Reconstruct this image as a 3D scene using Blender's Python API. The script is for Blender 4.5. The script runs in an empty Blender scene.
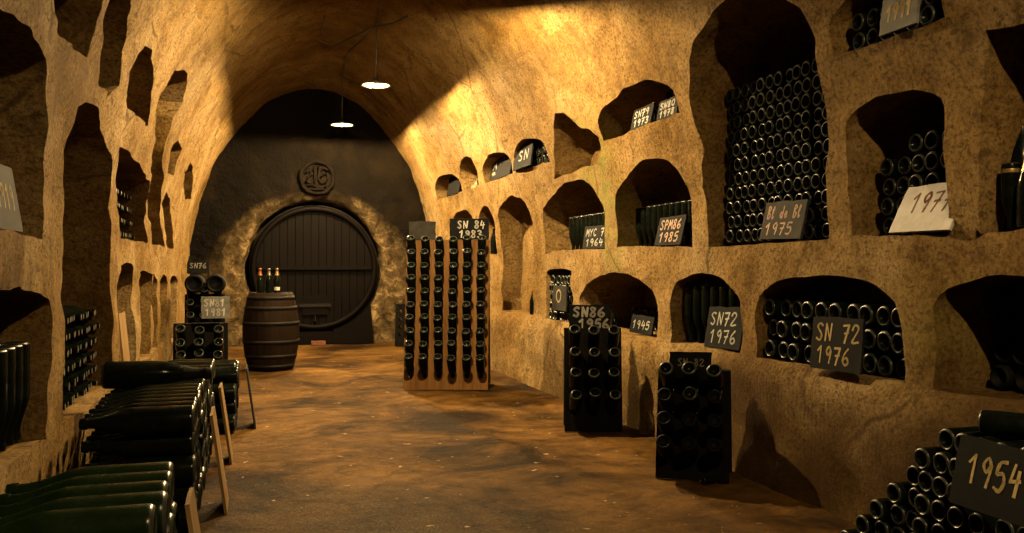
import bpy, bmesh, math, random
from mathutils import Vector, Matrix, Euler, noise
random.seed(7)
C = bpy.context.scene.collection
SC = bpy.context.scene
PI = math.pi
CAMZ = 1.23
F = 880.0
TH = math.atan(261.0 / F)
cT, sT = math.cos(TH), math.sin(TH)
X0 = 0.975                     # tunnel centre line
TEND = 14.3
ROW1, ROW2, ROW3 = 2.23, 1.37, 0.70
LEDL = 0.45

# ------------------------------------------------------------------ rays
def ray(x, y):
    d = Vector((sT, cT, 0)) * F + Vector((cT, -sT, 0)) * (x - 512) + Vector((0, 0, 1)) * (266.5 - y)
    return d.normalized()
CAM = Vector((0, 0, CAMZ))
def at_x(x, y, X):
    d = ray(x, y); return CAM + d * (X / d.x)
def at_y(x, y, Y):
    d = ray(x, y); return CAM + d * (Y / d.y)
def at_z(x, y, Z):
    d = ray(x, y); return CAM + d * ((Z - CAMZ) / d.z)

# tunnel section: half width at height
PROF = [(1.86, -0.2), (1.86, 0.0), (1.86, 0.7), (1.85, 1.4), (1.80, 1.9), (1.70, 2.3), (1.60, 2.6), (1.47, 2.9), (1.28, 3.2),
        (1.05, 3.5), (0.85, 3.7), (0.64, 3.86), (0.42, 3.97), (0.2, 4.04), (0.0, 4.06)]
def catmull(pts, n=12):
    out = []
    P = [pts[0]] + pts + [(-pts[-2][0], pts[-2][1])]
    for i in range(1, len(P) - 2):
        p0, p1, p2, p3 = P[i - 1], P[i], P[i + 1], P[i + 2]
        for k in range(n):
            t = k / n
            out.append(tuple(0.5 * ((2 * b) + (-a + c) * t + (2 * a - 5 * b + 4 * c - d) * t * t + (-a + 3 * b - 3 * c + d) * t ** 3)
                             for a, b, c, d in zip(p0, p1, p2, p3)))
    out.append(pts[-1])
    return out
DENSE = catmull(PROF)
def u_of(z):
    for (u0, z0), (u1, z1) in zip(DENSE, DENSE[1:]):
        if z0 <= z <= z1 and z1 > z0:
            return u0 + (u1 - u0) * (z - z0) / (z1 - z0)
    return 1.86 if z < 0 else 0.0
def hit(x, y):
    """point where the ray of a place in the photo meets the tunnel wall -> (t, z)"""
    d = ray(x, y)
    lo, hi = 0.05, 30.0
    s = lo
    while s < hi:
        p = CAM + d * s
        if abs(p.x - X0) > u_of(p.z) or p.z < -0.2: break
        s += 0.05
    a, b = s - 0.05, s
    for _ in range(24):
        m = (a + b) / 2; p = CAM + d * m
        if abs(p.x - X0) > u_of(p.z): b = m
        else: a = m
    p = CAM + d * a
    return p.y, p.z

# ------------------------------------------------------------------ materials
def nodes(name):
    m = bpy.data.materials.new(name); m.use_nodes = True
    nt = m.node_tree
    return m, nt, nt.nodes, nt.links, nt.nodes['Principled BSDF']
def ramp(nt, fac, stops):
    r = nt.nodes.new('ShaderNodeValToRGB')
    el = r.color_ramp.elements
    while len(el) < len(stops): el.new(0.5)
    for e, (p, c) in zip(el, stops):
        e.position = p; e.color = (c[0], c[1], c[2], 1) if len(c) == 3 else c
    nt.links.new(fac, r.inputs[0]); return r.outputs[0]
def noise_tex(nt, vec, scale, detail=6, rough=0.6, dist=0.0):
    n = nt.nodes.new('ShaderNodeTexNoise'); n.inputs['Scale'].default_value = scale
    n.inputs['Detail'].default_value = detail; n.inputs['Roughness'].default_value = rough; n.inputs['Distortion'].default_value = dist
    nt.links.new(vec, n.inputs['Vector']); return n.outputs['Fac']
def mix(nt, fac, a, b, typ='MIX'):
    n = nt.nodes.new('ShaderNodeMix'); n.data_type = 'RGBA'; n.blend_type = typ
    for s, v in ((0, fac), (6, a), (7, b)):
        if isinstance(v, (int, float)): n.inputs[s].default_value = v
        elif isinstance(v, tuple): n.inputs[s].default_value = (v[0], v[1], v[2], 1)
        else: nt.links.new(v, n.inputs[s])
    return n.outputs[2]
def math_n(nt, op, a, b=0.0, clamp=False):
    n = nt.nodes.new('ShaderNodeMath'); n.operation = op; n.use_clamp = clamp
    for i, v in enumerate((a, b)):
        if isinstance(v, (int, float)): n.inputs[i].default_value = v
        else: nt.links.new(v, n.inputs[i])
    return n.outputs[0]
def bump(nt, height, strength, dist, normal=None):
    b = nt.nodes.new('ShaderNodeBump'); b.inputs['Strength'].default_value = strength; b.inputs['Distance'].default_value = dist
    nt.links.new(height, b.inputs['Height'])
    if normal is not None: nt.links.new(normal, b.inputs['Normal'])
    return b.outputs['Normal']
def objco(nt):
    return nt.nodes.new('ShaderNodeTexCoord').outputs['Object']
def stretch(nt, vec, s):
    n = nt.nodes.new('ShaderNodeMapping'); n.inputs['Scale'].default_value = s
    nt.links.new(vec, n.inputs['Vector']); return n.outputs[0]
def blob(nt, vec, centre, rad):
    """soft patch round a place: 1 inside, 0 outside"""
    s = nt.nodes.new('ShaderNodeMapping'); s.vector_type = 'POINT'
    s.inputs['Location'].default_value = tuple(-c / r for c, r in zip(centre, rad)); s.inputs['Scale'].default_value = tuple(1 / r for r in rad)
    nt.links.new(vec, s.inputs['Vector'])
    l = nt.nodes.new('ShaderNodeVectorMath'); l.operation = 'LENGTH'; nt.links.new(s.outputs[0], l.inputs[0])
    mr = nt.nodes.new('ShaderNodeMapRange'); mr.interpolation_type = 'SMOOTHSTEP'
    nt.links.new(l.outputs['Value'], mr.inputs['Value'])
    mr.inputs['From Min'].default_value = 1.0; mr.inputs['From Max'].default_value = 0.35
    return mr.outputs[0]

ALBEDO_SCALE = 0.32      # base colours scaled down so bounced light leaves shade dark
def scale_albedo(nt, col):
    return mix(nt, 1.0, col, (ALBEDO_SCALE, ALBEDO_SCALE, ALBEDO_SCALE), 'MULTIPLY')
def chalk(name, light, mid, dark, moss=True, scale=1.0, b1=0.5):
    m, nt, N, L, bs = nodes(name)
    v = objco(nt)
    n1 = noise_tex(nt, v, 0.9 * scale, 8, 0.62, 0.4)
    n2 = noise_tex(nt, v, 6.0 * scale, 8, 0.65, 0.3)
    n3 = noise_tex(nt, v, 46.0, 8, 0.8)
    col = ramp(nt, n1, [(0.34, dark), (0.5, mid), (0.66, light)])
    c2 = ramp(nt, n2, [(0.32, (0.56, 0.50, 0.43)), (0.5, (0.96, 0.95, 0.94)), (0.68, (1.18, 1.18, 1.16))])
    col = mix(nt, 0.85, col, c2, 'MULTIPLY')
    c3 = ramp(nt, n3, [(0.38, (0.36, 0.30, 0.25)), (0.5, (1, 1, 1)), (0.62, (1.4, 1.4, 1.36))])
    col = mix(nt, 0.9, col, c3, 'MULTIPLY')
    # knocked-out pits
    sv = stretch(nt, v, (1.0, 1.0, 1.6))
    pn = noise_tex(nt, sv, 9.0, 3, 0.55, 0.8)
    pit = ramp(nt, pn, [(0.64, (0, 0, 0)), (0.68, (1, 1, 1))])
    col = mix(nt, math_n(nt, 'MULTIPLY', pit, 0.65), col, (0.15, 0.085, 0.03))
    p2 = ramp(nt, noise_tex(nt, sv, 24.0, 3, 0.5, 0.5), [(0.62, (0, 0, 0)), (0.67, (1, 1, 1))])
    col = mix(nt, math_n(nt, 'MULTIPLY', p2, 0.7), col, (0.13, 0.075, 0.028))
    vo = N.new('ShaderNodeTexVoronoi'); vo.feature = 'DISTANCE_TO_EDGE'; vo.inputs['Scale'].default_value = 0.9
    wv = N.new('ShaderNodeMix'); wv.data_type = 'VECTOR'; wv.inputs[0].default_value = 0.10
    nv = N.new('ShaderNodeTexNoise'); nv.inputs['Scale'].default_value = 5.0; nv.inputs['Detail'].default_value = 5; L.new(v, nv.inputs['Vector'])
    L.new(v, wv.inputs[4]); L.new(nv.outputs['Color'], wv.inputs[5]); L.new(wv.outputs[1], vo.inputs['Vector'])
    crack = math_n(nt, 'MULTIPLY', ramp(nt, vo.outputs['Distance'], [(0.004, (1, 1, 1)), (0.014, (0, 0, 0))]), ramp(nt, n1, [(0.48, (0, 0, 0)), (0.56, (1, 1, 1))]))
    col = mix(nt, math_n(nt, 'MULTIPLY', crack, 0.75), col, (0.14, 0.08, 0.03))
    # run-down damp streaks
    st = noise_tex(nt, stretch(nt, v, (5.0, 5.0, 0.7)), 1.0, 5, 0.6, 0.2)
    streak = ramp(nt, st, [(0.56, (0, 0, 0)), (0.72, (1, 1, 1))])
    col = mix(nt, math_n(nt, 'MULTIPLY', streak, 0.5), col, (0.26, 0.14, 0.05))
    if moss:
        for ctr, rad, amt in (((2.75, 6.8, 2.05), (0.6, 0.6, 0.7), 0.7), ((2.8, 6.62, 1.4), (0.6, 0.3, 1.0), 0.6), ((2.8, 3.0, 0.95), (0.5, 1.0, 0.35), 0.35)):
            bl = blob(nt, v, ctr, rad)
            mm = math_n(nt, 'MULTIPLY', bl, ramp(nt, n2, [(0.35, (0, 0, 0)), (0.6, (1, 1, 1))]))
            col = mix(nt, math_n(nt, 'MULTIPLY', mm, amt), col, (0.19, 0.20, 0.035))
        # old damp stains low on the right hand wall
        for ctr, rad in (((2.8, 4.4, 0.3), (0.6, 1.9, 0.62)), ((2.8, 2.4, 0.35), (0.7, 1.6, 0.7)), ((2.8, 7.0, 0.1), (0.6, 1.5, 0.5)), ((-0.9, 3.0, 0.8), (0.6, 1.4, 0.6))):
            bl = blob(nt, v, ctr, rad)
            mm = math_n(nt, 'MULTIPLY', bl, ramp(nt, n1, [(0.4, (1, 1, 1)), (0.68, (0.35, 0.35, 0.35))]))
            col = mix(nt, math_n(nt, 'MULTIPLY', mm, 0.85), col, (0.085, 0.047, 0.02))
    L.new(scale_albedo(nt, col), bs.inputs['Base Color'])
    bs.inputs['Roughness'].default_value = 0.88
    bs.inputs['Specular IOR Level'].default_value = 0.02
    # tool marks: fine comb lines in patches
    w = N.new('ShaderNodeTexWave'); w.wave_type = 'BANDS'; w.bands_direction = 'Y'
    w.inputs['Scale'].default_value = 9.0; w.inputs['Distortion'].default_value = 1.6; w.inputs['Detail'].default_value = 2.0; w.inputs['Detail Scale'].default_value = 1.2
    L.new(v, w.inputs['Vector'])
    comb = math_n(nt, 'MULTIPLY', w.outputs['Fac'], ramp(nt, noise_tex(nt, v, 0.7, 3, 0.5), [(0.54, (0, 0, 0)), (0.62, (1, 1, 1))]))
    nrm = bump(nt, comb, 0.22, 0.012)
    nrm = bump(nt, n2, b1 * 1.5, 0.06, nrm)
    nrm = bump(nt, n3, 1.0, 0.018, nrm)
    nrm = bump(nt, pit, -0.8, 0.03, nrm)
    nrm = bump(nt, p2, -0.8, 0.015, nrm)
    nrm = bump(nt, crack, -0.7, 0.015, nrm)
    L.new(nrm, bs.inputs['Normal'])
    return m
def simple(name, c, rough=0.6, metal=0.0, spec=0.5, var=0.25, nscale=20.0, bstr=0.0):
    m, nt, N, L, bs = nodes(name)
    v = objco(nt)
    n = noise_tex(nt, v, nscale, 6, 0.65)
    lo = tuple(x * (1 - var) for x in c); hi = tuple(x * (1 + var) for x in c)
    L.new(scale_albedo(nt, ramp(nt, n, [(0.3, lo), (0.7, hi)])), bs.inputs['Base Color'])
    bs.inputs['Roughness'].default_value = rough; bs.inputs['Metallic'].default_value = metal; bs.inputs['Specular IOR Level'].default_value = spec
    if bstr: L.new(bump(nt, n, bstr, 0.01), bs.inputs['Normal'])
    return m
def wood(name, a, b, axis, rough=0.7, scale=1.0, spec=0.03):
    m, nt, N, L, bs = nodes(name)
    v = objco(nt)
    s = [28.0 * scale] * 3; s[axis] = 1.6 * scale
    g = noise_tex(nt, stretch(nt, v, tuple(s)), 1.0, 6, 0.6, 0.6)
    p = noise_tex(nt, v, 2.5, 4, 0.6)
    col = ramp(nt, g, [(0.3, a), (0.7, b)])
    col = mix(nt, 0.6, col, ramp(nt, p, [(0.3, (0.55, 0.5, 0.45)), (0.65, (1.1, 1.1, 1.1))]), 'MULTIPLY')
    L.new(scale_albedo(nt, col), bs.inputs['Base Color'])
    bs.inputs['Roughness'].default_value = rough; bs.inputs['Specular IOR Level'].default_value = spec
    L.new(bump(nt, g, 0.4, 0.006), bs.inputs['Normal'])
    return m

M = {}
M['chalk'] = chalk('chalk_stone', (0.52, 0.37, 0.18), (0.41, 0.265, 0.10), (0.25, 0.142, 0.036))
M['vault'] = chalk('chalk_vault', (0.47, 0.32, 0.135), (0.37, 0.235, 0.08), (0.24, 0.135, 0.033), moss=False, scale=0.9, b1=0.35)

def end_wall_mat():
    m, nt, N, L, bs = nodes('dark_end_wall')
    v = objco(nt)
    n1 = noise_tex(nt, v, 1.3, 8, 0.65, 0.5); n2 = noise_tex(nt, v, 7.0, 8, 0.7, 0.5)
    dark_tone = ramp(nt, n1, [(0.3, (0.003, 0.002, 0.0012)), (0.5, (0.008, 0.0054, 0.0027)), (0.7, (0.022, 0.014, 0.006))])
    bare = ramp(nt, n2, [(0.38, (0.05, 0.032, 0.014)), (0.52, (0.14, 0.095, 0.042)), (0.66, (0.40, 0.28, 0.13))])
    # bare chalk round the cask, reaching wider low down; the rest is dark
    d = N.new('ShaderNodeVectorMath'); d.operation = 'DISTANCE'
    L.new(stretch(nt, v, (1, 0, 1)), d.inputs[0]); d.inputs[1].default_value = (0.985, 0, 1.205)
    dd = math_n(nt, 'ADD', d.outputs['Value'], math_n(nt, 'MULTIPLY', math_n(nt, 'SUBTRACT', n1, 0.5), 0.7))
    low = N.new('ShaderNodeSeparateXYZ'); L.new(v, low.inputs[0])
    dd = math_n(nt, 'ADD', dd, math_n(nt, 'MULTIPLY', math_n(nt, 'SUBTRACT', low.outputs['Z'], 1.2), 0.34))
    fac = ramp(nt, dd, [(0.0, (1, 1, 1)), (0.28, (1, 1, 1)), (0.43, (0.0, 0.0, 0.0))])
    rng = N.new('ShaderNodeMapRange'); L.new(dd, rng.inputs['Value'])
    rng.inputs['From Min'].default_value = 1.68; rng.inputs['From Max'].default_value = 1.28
    col = mix(nt, rng.outputs[0], dark_tone, bare)
    L.new(scale_albedo(nt, col), bs.inputs['Base Color']); bs.inputs['Roughness'].default_value = 0.8; bs.inputs['Specular IOR Level'].default_value = 0.04
    nrm = bump(nt, n2, 0.9, 0.08); nrm = bump(nt, noise_tex(nt, v, 30, 5, 0.7), 0.5, 0.015, nrm)
    L.new(nrm, bs.inputs['Normal'])
    return m
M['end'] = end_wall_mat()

def floor_mat():
    m, nt, N, L, bs = nodes('earth_floor')
    v = objco(nt)
    n1 = noise_tex(nt, v, 1.1, 10, 0.68, 0.8); n2 = noise_tex(nt, v, 5.5, 9, 0.72, 0.4); n3 = noise_tex(nt, v, 90, 5, 0.85); n4 = noise_tex(nt, v, 0.55, 5, 0.6, 0.5)
    col = ramp(nt, n1, [(0.38, (0.03, 0.015, 0.004)), (0.48, (0.11, 0.055, 0.012)), (0.58, (0.19, 0.098, 0.023)), (0.72, (0.27, 0.15, 0.042))])
    col = mix(nt, 0.9, col, ramp(nt, n2, [(0.32, (0.38, 0.34, 0.3)), (0.52, (1, 1, 1)), (0.7, (1.4, 1.35, 1.2))]), 'MULTIPLY')
    col = mix(nt, 0.6, col, ramp(nt, n4, [(0.4, (0.42, 0.40, 0.38)), (0.56, (1.1, 1.1, 1.1))]), 'MULTIPLY')
    # worn grey gravelly patch towards the camera
    gr = blob(nt, v, (0.45, 3.0, 0), (1.6, 2.7, 1))
    grain = ramp(nt, n3, [(0.38, (0.035, 0.024, 0.012)), (0.55, (0.15, 0.105, 0.055)), (0.68, (0.34, 0.26, 0.16))])
    col = mix(nt, math_n(nt, 'MULTIPLY', gr, ramp(nt, n2, [(0.35, (0.25, 0.25, 0.25)), (0.6, (1, 1, 1))])), col, mix(nt, 0.7, grain, ramp(nt, n4, [(0.4, (0.45, 0.42, 0.4)), (0.6, (1.2, 1.2, 1.2))]), 'MULTIPLY'))
    col = mix(nt, 0.55, col, ramp(nt, n3, [(0.36, (0.45, 0.42, 0.38)), (0.5, (1, 1, 1)), (0.66, (1.6, 1.55, 1.4))]), 'MULTIPLY')
    # pale flecks painted in for sparkle highlights on the earth
    glint = math_n(nt, 'MULTIPLY', ramp(nt, noise_tex(nt, v, 13.0, 3, 0.5, 0.4), [(0.70, (0, 0, 0)), (0.72, (1, 1, 1))]), 0.8)
    col = mix(nt, glint, col, (0.55, 0.42, 0.24))
    L.new(scale_albedo(nt, col), bs.inputs['Base Color'])
    bs.inputs['Roughness'].default_value = 0.8
    bs.inputs['Specular IOR Level'].default_value = 0.03
    nrm = bump(nt, n2, 0.7, 0.05); nrm = bump(nt, n3, 0.6, 0.010, nrm); nrm = bump(nt, glint, 0.5, 0.015, nrm)
    L.new(nrm, bs.inputs['Normal'])
    return m
M['floor'] = floor_mat()

def glass_mat(name, c, rough):
    m, nt, N, L, bs = nodes(name)
    v = objco(nt)
    n = noise_tex(nt, v, 14, 5, 0.7)
    L.new(ramp(nt, n, [(0.35, c), (0.75, tuple(x * 1.8 + 0.001 for x in c))]), bs.inputs['Base Color'])
    L.new(ramp(nt, n, [(0.35, (rough,) * 3), (0.7, (rough + 0.12,) * 3)]), bs.inputs['Roughness'])
    bs.inputs['Specular IOR Level'].default_value = 0.07
    return m
M['glass'] = glass_mat('bottle_glass', (0.001, 0.0016, 0.001), 0.13)
M['green'] = glass_mat('bottle_glass_green', (0.0018, 0.0045, 0.001), 0.2)
M['black'] = simple('shaded_bottle_glass', (0.006, 0.006, 0.005), 0.7, 0, 0.05)  # shaded copy of the bottle glass, coloured dark as if unlit
M['rim'] = simple('pale_glass_rim', (0.04, 0.042, 0.034), 0.3, 0, 0.12, 0.5, 30)  # paler than the glass, on the ring round each base
M['cap'] = simple('metal_cap', (0.3, 0.28, 0.24), 0.35, 0.7, 0.5, 0.2)
M['foil'] = simple('gold_foil', (0.62, 0.42, 0.16), 0.35, 0.7)
M['redfoil'] = simple('orange_foil', (0.3, 0.085, 0.025), 0.4, 0.2)
M['white'] = simple('white_label', (0.7, 0.66, 0.55), 0.7)
M['slate'] = simple('dark_slate', (0.011, 0.011, 0.011), 0.8, 0, 0.03, 0.45, 9)
M['greyslate'] = simple('dusty_grey_slate', (0.17, 0.165, 0.15), 0.8, 0, 0.1, 0.45, 12)
M['midslate'] = simple('worn_slate', (0.045, 0.042, 0.037), 0.8, 0, 0.03, 0.5, 10)
M['paleboard'] = simple('pale_board', (0.5, 0.48, 0.46), 0.75, 0, 0.3, 0.25, 10)
M['woodboard'] = wood('pale_batten_wood', (0.24, 0.14, 0.055), (0.42, 0.27, 0.12), 2)
M['chalkmark'] = simple('chalk_marks', (0.55, 0.53, 0.48), 0.9, 0, 0.1, 0.12, 60)
M['dimchalk'] = simple('rubbed_chalk', (0.30, 0.27, 0.22), 0.9, 0, 0.1, 0.3, 60)
M['yellowmark'] = simple('yellowed_chalk', (0.55, 0.42, 0.19), 0.9, 0, 0.1, 0.2, 60)
M['redmark'] = simple('red_brown_paint', (0.19, 0.055, 0.03), 0.8, 0, 0.1, 0.2, 60)
M['pinkmark'] = simple('pinkish_chalk', (0.66, 0.46, 0.36), 0.9, 0, 0.1, 0.2, 60)
M['rackwood'] = wood('rack_oak', (0.13, 0.06, 0.017), (0.25, 0.125, 0.038), 2, 0.6)
M['blackwood'] = wood('blackened_rack_oak', (0.003, 0.0023, 0.0018), (0.007, 0.005, 0.004), 2, 0.8, 1.0, 0.04)
M['barrelwood'] = wood('barrel_oak', (0.013, 0.0075, 0.0045), (0.028, 0.0165, 0.0095), 2, 0.65)
M['caskwood'] = wood('cask_oak', (0.0024, 0.0014, 0.0009), (0.0055, 0.0033, 0.0021), 2, 0.6)
M['caskdark'] = wood('cask_oak_dark', (0.0025, 0.0016, 0.0011), (0.006, 0.0036, 0.0026), 0, 0.6)
M['iron'] = simple('old_iron', (0.012, 0.0095, 0.0075), 0.7, 0.1, 0.1, 0.4)
M['brick'] = simple('red_brick', (0.2, 0.07, 0.03), 0.85, 0, 0.2, 0.3)
M['enamel'] = simple('lamp_enamel', (0.2, 0.18, 0.15), 0.4, 0, 0.5, 0.1)
M['cable'] = simple('black_cable', (0.02, 0.018, 0.015), 0.6)
M['stone'] = simple('chalk_lump', (0.5, 0.37, 0.2), 0.9, 0, 0.1, 0.3, 12, 0.5)
M['pink'] = simple('pink_wax', (0.42, 0.12, 0.08), 0.5)
BULB_STRENGTH = 124000.0
def bulb_mat(k=1.0):
    m, nt, N, L, bs = nodes('lit_bulb')
    N.remove(bs)
    e = N.new('ShaderNodeEmission'); e.inputs['Color'].default_value = (1.0, 0.69, 0.315, 1); e.inputs['Strength'].default_value = BULB_STRENGTH * k
    L.new(e.outputs[0], N['Material Output'].inputs['Surface'])
    return m
M['bulb'] = bulb_mat(); M['weak_bulb'] = bulb_mat(0.42)

# ------------------------------------------------------------------ object helpers
def obj(name, bm, mat, parent=None, smooth=True, angle=38):
    me = bpy.data.meshes.new(name)
    if smooth:
        for f in bm.faces: f.smooth = True
        ca = math.radians(angle)
        for e in bm.edges:
            if len(e.link_faces) == 2 and e.calc_face_angle(0) > ca: e.smooth = False
    bm.to_mesh(me); bm.free()
    mats = mat if isinstance(mat, (list, tuple)) else [mat]
    for mm in mats: me.materials.append(mm)
    o = bpy.data.objects.new(name, me); C.objects.link(o)
    if parent: o.parent = parent
    return o
def tag(o, label, cat, group=None):
    o['label'] = label; o['category'] = cat
    if group: o['group'] = group
    return o
def thing(name, label, cat, loc=(0, 0, 0), rot=(0, 0, 0), group=None):
    o = bpy.data.objects.new(name, None); C.objects.link(o)
    o.location = loc; o.rotation_euler = rot
    return tag(o, label, cat, group)
def box(bm, c, s, bevel=0.0, mat=None):
    r = bmesh.ops.create_cube(bm, size=1.0, matrix=Matrix.LocRotScale(Vector(c), None, Vector(s)) if mat is None else mat @ Matrix.LocRotScale(Vector(c), None, Vector(s)))
    if bevel:
        es = list({e for v in r['verts'] for e in v.link_edges})
        bmesh.ops.bevel(bm, geom=es, offset=bevel, segments=2, affect='EDGES', clamp_overlap=True)
def lathe(bm, prof, seg=16, mat=Matrix(), mi=None):
    """prof: (r, z); closes at r == 0. mi: material index per span"""
    rings = []
    for r, z in prof:
        if r < 1e-6: rings.append([bm.verts.new(mat @ Vector((0, 0, z)))])
        else: rings.append([bm.verts.new(mat @ Vector((r * math.cos(2 * PI * k / seg), r * math.sin(2 * PI * k / seg), z))) for k in range(seg)])
    for i, (a, b) in enumerate(zip(rings, rings[1:])):
        for k in range(seg):
            k2 = (k + 1) % seg
            vs = []
            if len(a) == 1: vs = [a[0], b[k2], b[k]]
            elif len(b) == 1: vs = [a[k], a[k2], b[0]]
            else: vs = [a[k], a[k2], b[k2], b[k]]
            f = bm.faces.new(vs)
            if mi: f.material_index = mi[i]
    return rings
def tube(bm, pts, r, seg=8):
    pts = [Vector(p) for p in pts]
    rings = []
    for i, p in enumerate(pts):
        d = (pts[min(i + 1, len(pts) - 1)] - pts[max(i - 1, 0)]).normalized()
        q = d.to_track_quat('Z', 'Y').to_matrix()
        rr = r[i] if isinstance(r, (list, tuple)) else r
        rings.append([bm.verts.new(p + q @ Vector((rr * math.cos(2 * PI * k / seg), rr * math.sin(2 * PI * k / seg), 0))) for k in range(seg)])
    for a, b in zip(rings, rings[1:]):
        for k in range(seg): bm.faces.new((a[k], a[(k + 1) % seg], b[(k + 1) % seg], b[k]))
    bm.faces.new(rings[0][::-1]); bm.faces.new(rings[-1])
def structure(o):
    o['kind'] = 'structure'; return o

# ------------------------------------------------------------------ the hewn tunnel
def sstep(a, b, x):
    t = max(0.0, min(1.0, (x - a) / (b - a))); return t * t * (3 - 2 * t)
def roughen(v, amp=1.0):
    p = v.copy()
    n1 = noise.noise_vector(p * 0.9) * 0.035
    n2 = noise.noise_vector(p * 3.1 + Vector((7, 3, 1))) * 0.026
    n3 = noise.noise_vector(p * 8.0 + Vector((1, 9, 4))) * 0.016
    d = (n1 + n2 + n3) * amp
    d.y *= 0.6; d.z *= 0.55
    return p + d
def right_sill(p):
    # the wall below the bottom row of niches stands a little proud
    if p.x > 2.0 and p.z < 0.72:
        return -0.05 * (1 - sstep(0.60, 0.72, p.z)) * sstep(2.6, 2.75, p.x) * (1 - sstep(2.86, 3.0, p.x))
    return 0.0
def left_lip(p):
    # rough shelf of rock between the two nearest left hand niches
    if p.x < 0 and 0.98 < p.z < 1.42 and p.y < 4.1:
        return 0.10 * sstep(0.98, 1.08, p.z) * (1 - sstep(1.33, 1.42, p.z)) * (1 - sstep(3.55, 4.0, p.y)) * sstep(-1.05, -0.9, p.x)
    return 0.0
def resample(poly, step=0.05, jit=0.006):
    out = []
    n = len(poly)
    for i in range(n):
        a, b = poly[i], poly[(i + 1) % n]
        k = max(1, int(math.hypot(a[0] - b[0], a[1] - b[1]) / step))
        for j in range(k):
            f = j / k
            out.append((a[0] + (b[0] - a[0]) * f, a[1] + (b[1] - a[1]) * f))
    return out
def arch(tl, tr, zb, zs, zt, skew=0.0, pw=2.0):
    """niche outline in (t, z); tl is the far jamb, tr the near jamb"""
    pts = [(tl, zb), (tr, zb), (tr, zs)]
    n = 14
    for k in range(1, n):
        a = PI * k / n
        cx = math.copysign(abs(math.cos(a)) ** (2 / pw), math.cos(a)); sy = abs(math.sin(a)) ** (2 / pw)
        f = (1 - cx) / 2
        f2 = f + skew * math.sin(PI * f)
        pts.append((tr + (tl - tr) * f2, zs + (zt - zs) * sy))
    pts.append((tl, zs))
    return pts
def cutter(outlines, side):
    bm = bmesh.new()
    for poly, depth in outlines:
        P = resample(poly)
        xa = X0 + side * 0.75; xb = X0 + side * (1.86 + depth)
        xm = X0 + side * 1.5
        xs = [xa] + [xm + (xb - xm) * k / 10 for k in range(11)]
        rows = [[bm.verts.new((x, t, z)) for t, z in P] for x in xs]
        for a, b in zip(rows, rows[1:]):
            for k in range(len(P)):
                k2 = (k + 1) % len(P)
                bm.faces.new((a[k], a[k2], b[k2], b[k]))
        bm.faces.new(rows[0]); bm.faces.new(rows[-1])
    bmesh.ops.recalc_face_normals(bm, faces=bm.faces)
    me = bpy.data.meshes.new('cut'); bm.to_mesh(me); bm.free()
    o = bpy.data.objects.new('cut', me); C.objects.link(o); return o
ZS = 3.1
T0, T1 = -3.6, TEND + 0.15
def frange(a, b, step):
    n = max(1, round((b - a) / step)); return [a + (b - a) * k / n for k in range(n + 1)]
def section_sweep(name, section, n_inner, mat):
    """closed section polygon (x, z) swept along the tunnel"""
    bm = bmesh.new()
    ts = frange(T0, T1, 0.065)
    rows = [[bm.verts.new((x, t, z)) for x, z in section] for t in ts]
    m = len(section)
    for a, b in zip(rows, rows[1:]):
        for k in range(m):
            bm.faces.new((a[k], a[(k + 1) % m], b[(k + 1) % m], b[k]))
    bm.faces.new(rows[0]); bm.faces.new(rows[-1])
    bmesh.ops.recalc_face_normals(bm, faces=bm.faces)
    me = bpy.data.meshes.new(name); bm.to_mesh(me); bm.free()
    o = bpy.data.objects.new(name, me); C.objects.link(o); me.materials.append(mat)
    return o
def carve(o, cut, name, mat):
    md = o.modifiers.new('b', 'BOOLEAN'); md.object = cut; md.operation = 'DIFFERENCE'; md.solver = 'EXACT'; md.use_self = True
    dg = bpy.context.evaluated_depsgraph_get(); dg.update()
    me = bpy.data.meshes.new_from_object(o.evaluated_get(dg))
    old = o.data
    o.modifiers.clear(); o.data = me; me.name = name
    bpy.data.meshes.remove(old)
    cm = cut.data; bpy.data.objects.remove(cut); bpy.data.meshes.remove(cm)
    finish(o, mat)
def finish(o, mat):
    me = o.data
    bm = bmesh.new(); bm.from_mesh(me)
    for v in bm.verts:
        s = v.co.copy()
        if abs(s.x - X0) < 2.6 and s.z < 4.3:
            q = roughen(s)
            q.x += right_sill(s) + left_lip(s)
            v.co = q
    bm.normal_update()
    ca = math.radians(42)
    for f in bm.faces: f.smooth = True
    for e in bm.edges:
        if len(e.link_faces) == 2 and e.calc_face_angle(0) > ca: e.smooth = False
    bm.to_mesh(me); bm.free()
    me.materials.clear(); me.materials.append(mat)

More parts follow.
